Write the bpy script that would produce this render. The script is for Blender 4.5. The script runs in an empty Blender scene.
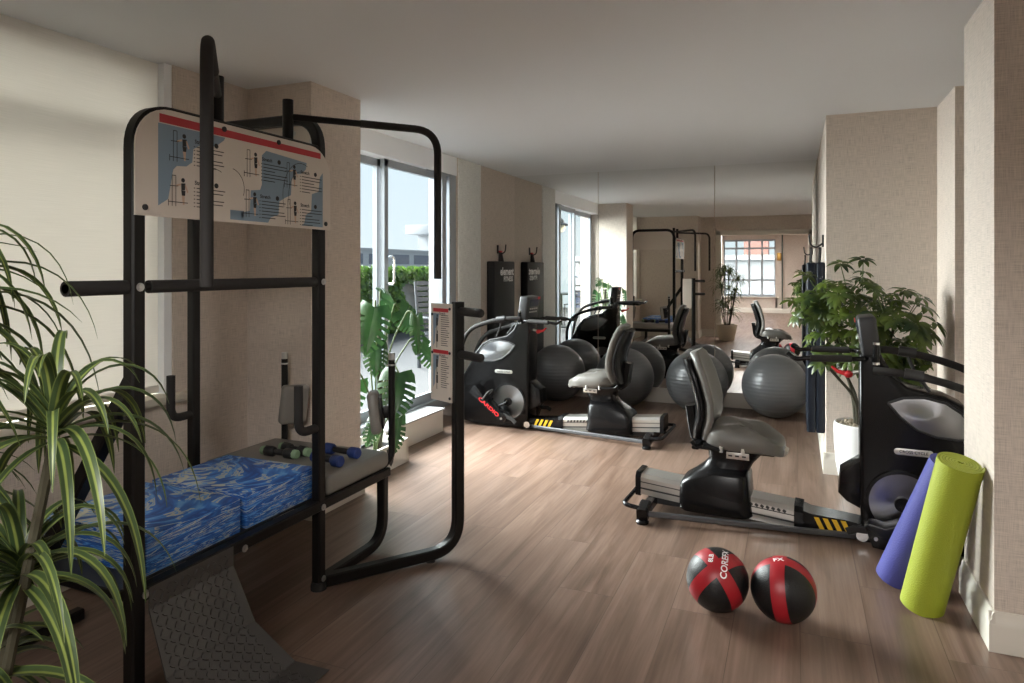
import bpy, bmesh, math, random
from mathutils import Vector as V, Matrix, Quaternion
import numpy as np
random.seed(7)
C = bpy.context.scene.collection
sc = bpy.context.scene
R = math.radians
PI = math.pi

# ------------------------------------------------------------------ camera, sky, exposure
H = 1.4            # eye height
CEIL = 2.44
cam = bpy.data.cameras.new('camera'); cam_o = bpy.data.objects.new('camera', cam); C.objects.link(cam_o)
cam_o.location = (0, 0, H); cam_o.rotation_euler = (PI/2, 0, R(22.5))
cam.sensor_width = 36; cam.lens = 36*683/1024; cam.shift_y = -73.5/1024
cam.clip_start = .05; cam.clip_end = 500
sc.camera = cam_o
sc.view_settings.view_transform = 'Standard'; sc.view_settings.look = 'None'
sc.view_settings.gamma = 1; sc.view_settings.use_curve_mapping = False
sc.view_settings.exposure = 1.03
sc.cycles.max_bounces = 14; sc.cycles.diffuse_bounces = 7; sc.cycles.glossy_bounces = 6
sc.cycles.transparent_max_bounces = 12; sc.cycles.transmission_bounces = 8
sc.cycles.sample_clamp_indirect = 6
SKY = .54
w = bpy.data.worlds.new('sky'); sc.world = w; w.use_nodes = True
nt = w.node_tree; nt.nodes.clear()
bg = nt.nodes.new('ShaderNodeBackground'); wo = nt.nodes.new('ShaderNodeOutputWorld')
tc = nt.nodes.new('ShaderNodeTexCoord'); sp = nt.nodes.new('ShaderNodeSeparateXYZ'); cr = nt.nodes.new('ShaderNodeValToRGB')
nt.links.new(tc.outputs['Generated'], sp.inputs[0]); nt.links.new(sp.outputs['Z'], cr.inputs[0])
cr.color_ramp.elements[0].position = 0.0; cr.color_ramp.elements[0].color = (.88, .95, 1, 1)
cr.color_ramp.elements[1].position = .7; cr.color_ramp.elements[1].color = (.62, .78, 1, 1)
nt.links.new(cr.outputs[0], bg.inputs['Color']); bg.inputs['Strength'].default_value = SKY
nt.links.new(bg.outputs[0], wo.inputs['Surface'])

def sunlamp(name, travel, strength, angle, color):
    l = bpy.data.lights.new(name, 'SUN'); l.energy = strength; l.angle = R(angle); l.color = color
    o = bpy.data.objects.new(name, l); C.objects.link(o); o.location = (-20, 0, 20)
    o.rotation_euler = V((0, 0, -1)).rotation_difference(V(travel).normalized()).to_euler(); return o
sunlamp('hazy_sun', (.87, -.07, -.43), 34, 76, (1, .99, .975))
def area(name, loc, rot, sx, sy, power, color=(1, 1, 1), portal=False):
    l = bpy.data.lights.new(name, 'AREA'); l.shape = 'RECTANGLE'; l.size = sx; l.size_y = sy
    l.energy = power; l.color = color
    o = bpy.data.objects.new(name, l); C.objects.link(o); o.location = loc; o.rotation_euler = rot
    if portal: l.cycles.is_portal = True
    return o
# sky portals in the openings of the room (guide sampling only)
area('sky_portal_slider', (-3.2, 4.85, 1.3), (0, R(-90), 0), 2.2, 2.6, 1, portal=True)
area('sky_portal_corridor', (-1.32, -8.45, 1.4), (R(90), 0, 0), 1.7, 1.9, 1, portal=True)

# added fill lights, unseen behind the doorway (made-up housings are built with that room)
FILL_LIGHTS = [(-.6, -1.15), (-.6, -3.6), (-.6, -6.0)]
for lx, ly in FILL_LIGHTS: area('ceiling_lamp_light', (lx, ly, CEIL-.16 if ly > -2 else CEIL-.055), (R(60), 0, R(28)) if ly > -2 else (0, 0, 0), 1.5, .3, 46 if ly > -2 else 16, (1, .975, .945))
# ------------------------------------------------------------------ mesh helpers
def frames(pts, up):
    T = []
    n = len(pts)
    for i in range(n):
        a = pts[max(i-1, 0)]; b = pts[min(i+1, n-1)]
        if 0 < i < n-1:
            t = (pts[i]-a).normalized() + (b-pts[i]).normalized()
        else: t = b-a
        T.append(t.normalized() if t.length > 1e-9 else V((0, 0, 1)))
    u = up - T[0]*up.dot(T[0])
    if u.length < 1e-4:
        u = V((1, 0, 0)) - T[0]*T[0].x
        if u.length < 1e-3: u = V((0, 1, 0)) - T[0]*T[0].y
    u.normalize(); out = []
    for i in range(n):
        if i:
            q = T[i-1].rotation_difference(T[i]); u = q @ u
            u = (u - T[i]*u.dot(T[i])).normalized()
        out.append((T[i], u, T[i].cross(u)))
    return out

def fillet(pts, r, n=8):
    pts = [V(p) for p in pts]; out = [pts[0]]
    for i in range(1, len(pts)-1):
        a, b, c = pts[i-1], pts[i], pts[i+1]
        d1 = (a-b); d2 = (c-b); rr = min(r, d1.length*.49, d2.length*.49)
        p0 = b + d1.normalized()*rr; p1 = b + d2.normalized()*rr
        for k in range(n+1):
            t = k/n
            out.append(p0*(1-t)**2 + b*2*t*(1-t) + p1*t*t)
    out.append(pts[-1]); return out

class MB:
    def __init__(s): s.bm = bmesh.new(); s.mi = 0; s.uv = s.bm.loops.layers.uv.new('uv'); s.M = None
    def v(s, p):
        p = V(p)
        return s.bm.verts.new(s.M @ p if s.M is not None else p)
    def f(s, vs, uvs=None):
        try: fc = s.bm.faces.new(vs)
        except ValueError: return None
        fc.material_index = s.mi; fc.smooth = True
        if uvs:
            for l, u in zip(fc.loops, uvs): l[s.uv].uv = u
        return fc
    def box(s, c, d, rot=None, bevel=0, seg=2):
        c = V(c); hx, hy, hz = d[0]/2, d[1]/2, d[2]/2
        vs = []
        for x in (-hx, hx):
            for y in (-hy, hy):
                for z in (-hz, hz):
                    p = V((x, y, z))
                    if rot is not None: p = rot @ p
                    vs.append(s.v(p+c))
        fs = [s.f([vs[i] for i in q]) for q in ((0, 1, 3, 2), (4, 6, 7, 5), (0, 4, 5, 1), (2, 3, 7, 6), (0, 2, 6, 4), (1, 5, 7, 3))]
        if bevel:
            es = list({e for f in fs for e in f.edges})
            r = bmesh.ops.bevel(s.bm, geom=es, offset=bevel, segments=seg, profile=.5, affect='EDGES')
            for f in r['faces']: f.material_index = s.mi; f.smooth = True
        return s
    def span(s, x0, x1, y0, y1, z0, z1, bevel=0):
        return s.box(((x0+x1)/2, (y0+y1)/2, (z0+z1)/2), (abs(x1-x0), abs(y1-y0), abs(z1-z0)), None, bevel)
    def loft(s, rings, cap=True, closed=True):
        rs = [[s.v(p) for p in r] for r in rings]
        n = len(rs[0])
        for a, b in zip(rs[:-1], rs[1:]):
            for i in range(n if closed else n-1):
                j = (i+1) % n
                s.f([a[i], a[j], b[j], b[i]])
        if cap:
            s.f(list(reversed(rs[0]))); s.f(rs[-1])
        return s
    def tube(s, pts, r, n=12, up=(0, 0, 1), cap=True):
        pts = [V(p) for p in pts]
        if not isinstance(r, (list, tuple)): r = [r]*len(pts)
        rings = []
        for (T, u, w_), p, rr in zip(frames(pts, V(up)), pts, r):
            rings.append([p + u*math.cos(2*PI*k/n)*rr + w_*math.sin(2*PI*k/n)*rr for k in range(n)])
        return s.loft(rings, cap)
    def rect(s, pts, a, b, up=(0, 0, 1), ch=.006):
        pts = [V(p) for p in pts]; rings = []
        ha, hb = a/2, b/2
        prof = [(ha-ch, -hb), (ha, -hb+ch), (ha, hb-ch), (ha-ch, hb), (-ha+ch, hb), (-ha, hb-ch), (-ha, -hb+ch), (-ha+ch, -hb)]
        for (T, u, w_), p in zip(frames(pts, V(up)), pts):
            rings.append([p + u*x + w_*y for x, y in prof])
        return s.loft(rings)
    def cyl(s, p0, p1, r, n=20, r2=None):
        return s.tube([p0, p1], [r, r if r2 is None else r2], n)
    def lathe(s, prof, c=(0, 0, 0), n=32, axis='z', cap=False):
        rings = []; c = V(c)
        for r, h in prof:
            ring = []
            for k in range(n):
                a = 2*PI*k/n
                p = V((r*math.cos(a), r*math.sin(a), h))
                if axis == 'y': p = V((p.x, p.z, -p.y))
                if axis == 'x': p = V((p.z, p.x, p.y))
                ring.append(c+p)
            rings.append(ring)
        return s.loft(rings, cap)
    def prism(s, poly, lo, hi, axis='y', bevel=0, seg=2, f=None):
        def P(a, b, h):
            if f: return f(a, b, h)
            return {'y': V((a, h, b)), 'x': V((h, a, b)), 'z': V((a, b, h))}[axis]
        A = [s.v(P(a, b, lo)) for a, b in poly]; B = [s.v(P(a, b, hi)) for a, b in poly]
        n = len(A); fs = []
        for i in range(n):
            j = (i+1) % n; fs.append(s.f([A[i], A[j], B[j], B[i]]))
        fa = s.f(list(reversed(A))); fb = s.f(B)
        bmesh.ops.recalc_face_normals(s.bm, faces=[x for x in fs+[fa, fb] if x])
        if bevel:
            es = list(set(fa.edges) | set(fb.edges))
            r = bmesh.ops.bevel(s.bm, geom=es, offset=bevel, segments=seg, profile=.5, affect='EDGES')
            for q in r['faces']: q.material_index = s.mi; q.smooth = True
        return s
    def ball(s, c, rx, ry=None, rz=None, nu=24, nv=14, e1=1, e2=1, rot=None):
        ry = rx if ry is None else ry; rz = rx if rz is None else rz; c = V(c)
        def sg(x, e): return math.copysign(abs(x)**e, x)
        rings = []
        for i in range(1, nv):
            ph = -PI/2 + PI*i/nv; ring = []
            for k in range(nu):
                a = 2*PI*k/nu
                p = V((rx*sg(math.cos(ph), e1)*sg(math.cos(a), e2), ry*sg(math.cos(ph), e1)*sg(math.sin(a), e2), rz*sg(math.sin(ph), e1)))
                if rot is not None: p = rot @ p
                ring.append(c+p)
            rings.append(ring)
        rs = [[s.v(p) for p in r] for r in rings]
        for a, b in zip(rs[:-1], rs[1:]):
            for i in range(nu): s.f([a[i], a[(i+1) % nu], b[(i+1) % nu], b[i]])
        lo = V((0, 0, -rz)); hi = V((0, 0, rz))
        if rot is not None: lo = rot @ lo; hi = rot @ hi
        lo = s.v(c+lo); hi = s.v(c+hi)
        for i in range(nu):
            s.f([lo, rs[0][(i+1) % nu], rs[0][i]]); s.f([hi, rs[-1][i], rs[-1][(i+1) % nu]])
        return s
    def grid(s, G, skip=None, flip=False):
        nu = len(G); nv = len(G[0]); vs = [[s.v(p) for p in r] for r in G]
        for i in range(nu-1):
            for j in range(nv-1):
                if skip and skip(i, j): continue
                s.f([vs[i][j], vs[i+1][j], vs[i+1][j+1], vs[i][j+1]],
                    [(j/(nv-1), i/(nu-1)), (j/(nv-1), (i+1)/(nu-1)), ((j+1)/(nv-1), (i+1)/(nu-1)), ((j+1)/(nv-1), i/(nu-1))])
        return s
    def build(s, name, m, parent=None, world=False, sharp=40, norm=True):
        if norm: bmesh.ops.recalc_face_normals(s.bm, faces=s.bm.faces[:])
        if world and parent is not None:
            M = Matrix.Translation(parent.location) @ parent.rotation_euler.to_matrix().to_4x4()
            s.bm.transform(M.inverted())
        me = bpy.data.meshes.new(name); s.bm.to_mesh(me); s.bm.free()
        for x in (m if isinstance(m, (list, tuple)) else [m]): me.materials.append(x)
        me.set_sharp_from_angle(angle=R(sharp))
        o = bpy.data.objects.new(name, me); C.objects.link(o)
        if parent is not None: o.parent = parent
        return o

def tag(o, label=None, cat=None, group=None, kind=None):
    if label: o['label'] = label
    if cat: o['category'] = cat
    if group: o['group'] = group
    if kind: o['kind'] = kind
    return o
def thing(name, label, cat, loc=(0, 0, 0), rz=0, group=None):
    o = bpy.data.objects.new(name, None); C.objects.link(o); o.location = loc; o.rotation_euler = (0, 0, rz)
    o.empty_display_size = .1
    return tag(o, label, cat, group)
def struct(name, mb, m, **k):
    o = mb.build(name, m, **k); o['kind'] = 'structure'; return o
def kids(o): return [c for c in bpy.data.objects if c.parent == o]
def copy_tree(o, parent=None):
    c = o.copy(); C.objects.link(c)
    if parent is not None: c.parent = parent
    for ch in kids(o): copy_tree(ch, c)
    return c
_txt = {}
def text_faces(mb, body, size, P, bold=0.0, align='CENTER', sub=0):
    """letters as faces of mb; P(u, v) maps the flat text to space"""
    cu = bpy.data.curves.new('t', 'FONT'); cu.body = body; cu.size = size; cu.align_x = align; cu.align_y = 'CENTER'
    cu.offset = bold*size; cu.resolution_u = 3
    o = bpy.data.objects.new('t', cu); C.objects.link(o)
    dg = bpy.context.evaluated_depsgraph_get(); me = bpy.data.meshes.new_from_object(o.evaluated_get(dg))
    bpy.data.objects.remove(o); bpy.data.curves.remove(cu)
    vs = [mb.v(P(q.co.x, q.co.y)) for q in me.vertices]
    for p in me.polygons: mb.f([vs[i] for i in p.vertices])
    bpy.data.meshes.remove(me)

# ------------------------------------------------------------------ materials
def new_mat(name):
    m = bpy.data.materials.new(name); m.use_nodes = True; t = m.node_tree
    return m, t, t.nodes['Principled BSDF']
def mat(name, col, rough=.5, metal=0, bump=0, bscale=200, spec=.5, coat=0, sheen=0, var=0):
    m, t, b = new_mat(name)
    b.inputs['Base Color'].default_value = (*col, 1); b.inputs['Roughness'].default_value = rough
    b.inputs['Metallic'].default_value = metal; b.inputs['Specular IOR Level'].default_value = spec
    b.inputs['Coat Weight'].default_value = coat
    if sheen: b.inputs['Sheen Weight'].default_value = sheen
    if bump or var:
        tc = t.nodes.new('ShaderNodeTexCoord'); n = t.nodes.new('ShaderNodeTexNoise'); n.inputs['Scale'].default_value = bscale
        n.inputs['Detail'].default_value = 3
        t.links.new(tc.outputs['Object'], n.inputs['Vector'])
        if bump:
            bp = t.nodes.new('ShaderNodeBump'); bp.inputs['Strength'].default_value = bump; bp.inputs['Distance'].default_value = .002
            t.links.new(n.outputs['Fac'], bp.inputs['Height']); t.links.new(bp.outputs[0], b.inputs['Normal'])
        if var:
            mx = t.nodes.new('ShaderNodeMix'); mx.data_type = 'RGBA'
            mx.inputs['A'].default_value = (*[c*(1-var) for c in col], 1); mx.inputs['B'].default_value = (*[min(1, c*(1+var)) for c in col], 1)
            t.links.new(n.outputs['Fac'], mx.inputs['Factor']); t.links.new(mx.outputs['Result'], b.inputs['Base Color'])
    return m
def nd(t, typ, **k):
    n = t.nodes.new(typ)
    for a, b in k.items(): setattr(n, a, b)
    return n
def math_(t, op, a, b=None):
    n = t.nodes.new('ShaderNodeMath'); n.operation = op
    for i, x in enumerate((a, b)):
        if x is None: continue
        if isinstance(x, (int, float)): n.inputs[i].default_value = x
        else: t.links.new(x, n.inputs[i])
    return n.outputs[0]
def comb(t, x, y, z=0):
    n = t.nodes.new('ShaderNodeCombineXYZ')
    for i, q in enumerate((x, y, z)):
        if isinstance(q, (int, float)): n.inputs[i].default_value = q
        else: t.links.new(q, n.inputs[i])
    return n.outputs[0]
def ramp(t, fac, stops):
    n = t.nodes.new('ShaderNodeValToRGB'); e = n.color_ramp.elements
    while len(e) < len(stops): e.new(.5)
    for x, (p, c) in zip(e, stops): x.position = p; x.color = (*c, 1)
    t.links.new(fac, n.inputs[0]); return n.outputs[0]
def mixc(t, fac, a, b, mode='MIX'):
    n = t.nodes.new('ShaderNodeMix'); n.data_type = 'RGBA'; n.blend_type = mode
    for k, x in (('Factor', fac), ('A', a), ('B', b)):
        if isinstance(x, (int, float)): n.inputs[k].default_value = x
        elif isinstance(x, tuple): n.inputs[k].default_value = (*x, 1)
        else: t.links.new(x, n.inputs[k])
    return n.outputs['Result']

def wallpaper(name, base):
    m, t, b = new_mat(name)
    tc = nd(t, 'ShaderNodeTexCoord'); s = nd(t, 'ShaderNodeSeparateXYZ'); t.links.new(tc.outputs['Object'], s.inputs[0])
    h = math_(t, 'ADD', s.outputs['X'], s.outputs['Y'])
    def thread(a, b_, dist):
        n = nd(t, 'ShaderNodeTexNoise'); n.inputs['Scale'].default_value = 1; n.inputs['Detail'].default_value = 2
        t.links.new(comb(t, math_(t, 'MULTIPLY', h, a), math_(t, 'MULTIPLY', s.outputs['Z'], b_)), n.inputs['Vector']); return n.outputs['Fac']
    wv = math_(t, 'ADD', thread(14, 330, 0), thread(330, 14, 0))
    f = math_(t, 'MULTIPLY', wv, .5)
    col = ramp(t, f, [(.33, tuple(c*.74 for c in base)), (.5, base), (.66, tuple(min(1, c*1.16) for c in base))])
    t.links.new(col, b.inputs['Base Color']); b.inputs['Roughness'].default_value = .75
    b.inputs['Specular IOR Level'].default_value = .25
    bp = nd(t, 'ShaderNodeBump'); bp.inputs['Strength'].default_value = .25; bp.inputs['Distance'].default_value = .002
    t.links.new(f, bp.inputs['Height']); t.links.new(bp.outputs[0], b.inputs['Normal'])
    return m
def wood_floor():
    m, t, b = new_mat('wood_laminate')
    tc = nd(t, 'ShaderNodeTexCoord'); s = nd(t, 'ShaderNodeSeparateXYZ'); t.links.new(tc.outputs['Object'], s.inputs[0])
    x = math_(t, 'ADD', s.outputs['X'], .47+.244*40); y = math_(t, 'ADD', s.outputs['Y'], 20.1)
    br = nd(t, 'ShaderNodeTexBrick'); br.offset = .37; br.offset_frequency = 2; br.squash = 1
    t.links.new(comb(t, y, x), br.inputs['Vector'])
    for k, q in (('Scale', 1), ('Mortar Size', .0016), ('Mortar Smooth', .2), ('Brick Width', 1.38), ('Row Height', .244), ('Bias', 0)): br.inputs[k].default_value = q
    br.inputs['Color1'].default_value = (0, 0, 0, 1); br.inputs['Color2'].default_value = (1, 1, 1, 1); br.inputs['Mortar'].default_value = (.5, .5, .5, 1)
    pid = nd(t, 'ShaderNodeSeparateColor'); t.links.new(br.outputs['Color'], pid.inputs[0]); pid = pid.outputs[0]
    # grain, shifted per plank
    def noise(ax, ay, det, dist, off):
        n = nd(t, 'ShaderNodeTexNoise'); n.inputs['Scale'].default_value = 1; n.inputs['Detail'].default_value = det
        n.inputs['Distortion'].default_value = dist; n.inputs['Roughness'].default_value = .6
        t.links.new(comb(t, math_(t, 'MULTIPLY', x, ax), math_(t, 'ADD', math_(t, 'MULTIPLY', y, ay), math_(t, 'MULTIPLY', pid, off))), n.inputs['Vector'])
        return n.outputs['Fac']
    g1 = noise(9, .8, 5, .9, 37); g2 = noise(70, 1.6, 3, .3, 17); g3 = noise(2.5, .7, 2, .5, 7)
    g = math_(t, 'ADD', math_(t, 'MULTIPLY', g1, .6), math_(t, 'ADD', math_(t, 'MULTIPLY', g2, .25), math_(t, 'MULTIPLY', g3, .15)))
    col = ramp(t, g, [(.32, (.083, .048, .031)), (.44, (.137, .085, .060)), (.54, (.190, .124, .092)), (.68, (.268, .186, .144))])
    col = mixc(t, math_(t, 'MULTIPLY', pid, .18), col, (.23, .163, .125))
    mort = math_(t, 'MULTIPLY', br.outputs['Fac'], .65)
    col = mixc(t, mort, col, (.05, .03, .02))
    t.links.new(col, b.inputs['Base Color'])
    t.links.new(ramp(t, g, [(.3, (.38,)*3), (.7, (.28,)*3)]), b.inputs['Roughness'])
    b.inputs['Specular IOR Level'].default_value = .5
    bp = nd(t, 'ShaderNodeBump'); bp.inputs['Strength'].default_value = .25; bp.inputs['Distance'].default_value = .002
    t.links.new(math_(t, 'SUBTRACT', math_(t, 'MULTIPLY', g2, .35), br.outputs['Fac']), bp.inputs['Height']); t.links.new(bp.outputs[0], b.inputs['Normal'])
    return m
def marble_foam():
    m, t, b = new_mat('marbled_blue_foam')
    tc = nd(t, 'ShaderNodeTexCoord'); mp = nd(t, 'ShaderNodeMapping'); mp.inputs['Scale'].default_value = (1.9, 1.9, 26)
    t.links.new(tc.outputs['Object'], mp.inputs[0])
    n = nd(t, 'ShaderNodeTexNoise'); n.inputs['Scale'].default_value = .9; n.inputs['Detail'].default_value = 4; n.inputs['Distortion'].default_value = 3.2
    n.inputs['Roughness'].default_value = .5
    t.links.new(mp.outputs[0], n.inputs['Vector'])
    n2 = nd(t, 'ShaderNodeTexNoise'); n2.inputs['Scale'].default_value = 1.5; n2.inputs['Detail'].default_value = 2; n2.inputs['Distortion'].default_value = 2.2
    t.links.new(mp.outputs[0], n2.inputs['Vector'])
    a = math_(t, 'ABSOLUTE', math_(t, 'SUBTRACT', math_(t, 'FRACT', math_(t, 'MULTIPLY', n.outputs['Fac'], 8)), .5))
    c1 = ramp(t, a, [(.0, (.010, .06, .29)), (.2, (.016, .13, .50)), (.36, (.035, .21, .66)), (.48, (.14, .38, .74))])
    line = math_(t, 'MULTIPLY', math_(t, 'LESS_THAN', math_(t, 'ABSOLUTE', math_(t, 'SUBTRACT', a, .40)), .06), math_(t, 'GREATER_THAN', n2.outputs['Fac'], .46))
    c2 = mixc(t, line, c1, (.52, .54, .50))
    c3 = mixc(t, ramp(t, n2.outputs['Fac'], [(.625, (0, 0, 0)), (.65, (1, 1, 1))]), c2, (.60, .60, .52))
    t.links.new(c3, b.inputs['Base Color']); b.inputs['Roughness'].default_value = .55
    return m
def leaf_mat(name, dark, light, edge=None, rough=.42, trans=.25, stripes=False):
    m, t, b = new_mat(name)
    tc = nd(t, 'ShaderNodeTexCoord'); n = nd(t, 'ShaderNodeTexNoise'); n.inputs['Scale'].default_value = 9
    t.links.new(tc.outputs['Object'], n.inputs['Vector'])
    col = ramp(t, n.outputs['Fac'], [(.3, dark), (.7, light)])
    if stripes:
        s = nd(t, 'ShaderNodeSeparateXYZ'); t.links.new(tc.outputs['UV'], s.inputs[0])
        d = math_(t, 'ABSOLUTE', math_(t, 'SUBTRACT', s.outputs['X'], .5))
        col = mixc(t, ramp(t, d, [(.0, (1,)*3), (.07, (.9,)*3), (.13, (0,)*3), (.42, (0,)*3), (.46, (.6,)*3)]), col, edge)
    t.links.new(col, b.inputs['Base Color']); b.inputs['Roughness'].default_value = rough
    tr = nd(t, 'ShaderNodeBsdfTranslucent'); t.links.new(col, tr.inputs['Color'])
    mx = nd(t, 'ShaderNodeMixShader'); mx.inputs[0].default_value = trans
    t.links.new(b.outputs[0], mx.inputs[1]); t.links.new(tr.outputs[0], mx.inputs[2])
    t.links.new(mx.outputs[0], t.nodes['Material Output'].inputs['Surface'])
    return m
def glass_mat(name, tint=(.93, .97, .97), refl=.5):
    m, t, b = new_mat(name)
    tr = nd(t, 'ShaderNodeBsdfTransparent'); tr.inputs[0].default_value = (*tint, 1)
    gl = nd(t, 'ShaderNodeBsdfGlossy'); gl.inputs['Roughness'].default_value = .01
    fr = nd(t, 'ShaderNodeFresnel'); fr.inputs[0].default_value = 1.45
    ge = nd(t, 'ShaderNodeNewGeometry'); front = math_(t, 'SUBTRACT', 1.0, ge.outputs['Backfacing'])
    mx = nd(t, 'ShaderNodeMixShader'); t.links.new(math_(t, 'MULTIPLY', math_(t, 'MULTIPLY', fr.outputs[0], refl), front), mx.inputs[0])
    t.links.new(tr.outputs[0], mx.inputs[1]); t.links.new(gl.outputs[0], mx.inputs[2])
    t.links.new(mx.outputs[0], t.nodes['Material Output'].inputs['Surface']); return m
def blind_mat():
    m, t, b = new_mat('roller_blind_fabric')
    tc = nd(t, 'ShaderNodeTexCoord'); s = nd(t, 'ShaderNodeSeparateXYZ'); t.links.new(tc.outputs['Object'], s.inputs[0])
    n = nd(t, 'ShaderNodeTexNoise'); n.inputs['Scale'].default_value = 1
    t.links.new(comb(t, math_(t, 'MULTIPLY', s.outputs['Y'], 5), math_(t, 'MULTIPLY', s.outputs['Z'], 500)), n.inputs['Vector'])
    col = ramp(t, n.outputs['Fac'], [(.3, (.75, .725, .68)), (.7, (.82, .79, .745))])
    d = nd(t, 'ShaderNodeBsdfDiffuse'); tl = nd(t, 'ShaderNodeBsdfTranslucent')
    t.links.new(col, d.inputs[0]); t.links.new(col, tl.inputs[0])
    mx = nd(t, 'ShaderNodeMixShader'); mx.inputs[0].default_value = .165
    t.links.new(d.outputs[0], mx.inputs[1]); t.links.new(tl.outputs[0], mx.inputs[2])
    t.links.new(mx.outputs[0], t.nodes['Material Output'].inputs['Surface']); return m
def med_ball_mat():
    m, t, b = new_mat('medicine_ball_rubber')
    tc = nd(t, 'ShaderNodeTexCoord'); s = nd(t, 'ShaderNodeSeparateXYZ'); t.links.new(tc.outputs['Object'], s.inputs[0])
    k = math_(t, 'MINIMUM', math_(t, 'ABSOLUTE', s.outputs['X']), math_(t, 'ABSOLUTE', s.outputs['Y']))
    mask = math_(t, 'LESS_THAN', k, .0285)
    col = mixc(t, mask, (.006, .006, .0065), (.36, .010, .018))
    groove = math_(t, 'LESS_THAN', math_(t, 'ABSOLUTE', math_(t, 'SUBTRACT', k, .0285)), .0013)
    col = mixc(t, groove, col, (.004, .003, .003))
    t.links.new(col, b.inputs['Base Color']); b.inputs['Roughness'].default_value = .42
    vo = nd(t, 'ShaderNodeTexVoronoi'); vo.inputs['Scale'].default_value = 190
    t.links.new(tc.outputs['Object'], vo.inputs['Vector'])
    hgt = mixc(t, mask, vo.outputs['Distance'], (.45, .45, .45))
    bp = nd(t, 'ShaderNodeBump'); bp.inputs['Strength'].default_value = .45; bp.inputs['Distance'].default_value = .002
    t.links.new(hgt, bp.inputs['Height']); t.links.new(bp.outputs[0], b.inputs['Normal']); return m
def gym_ball_mat():
    m, t, b = new_mat('exercise_ball_vinyl')
    b.inputs['Base Color'].default_value = (.105, .108, .112, 1); b.inputs['Roughness'].default_value = .36
    b.inputs['Specular IOR Level'].default_value = .65; b.inputs['Metallic'].default_value = .15
    tc = nd(t, 'ShaderNodeTexCoord'); s = nd(t, 'ShaderNodeSeparateXYZ'); t.links.new(tc.outputs['Object'], s.inputs[0])
    wv = math_(t, 'SINE', math_(t, 'MULTIPLY', s.outputs['Z'], 190))
    bp = nd(t, 'ShaderNodeBump'); bp.inputs['Strength'].default_value = .35; bp.inputs['Distance'].default_value = .002
    t.links.new(wv, bp.inputs['Height']); t.links.new(bp.outputs[0], b.inputs['Normal']); return m
def foam_mat_mat(name, col, freq):
    m, t, b = new_mat(name)
    b.inputs['Base Color'].default_value = (*col, 1); b.inputs['Roughness'].default_value = .6
    tc = nd(t, 'ShaderNodeTexCoord'); vo = nd(t, 'ShaderNodeTexVoronoi'); vo.inputs['Scale'].default_value = freq
    t.links.new(tc.outputs['Object'], vo.inputs['Vector'])
    bp = nd(t, 'ShaderNodeBump'); bp.inputs['Strength'].default_value = .5; bp.inputs['Distance'].default_value = .002
    t.links.new(vo.outputs['Distance'], bp.inputs['Height']); t.links.new(bp.outputs[0], b.inputs['Normal']); return m

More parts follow.
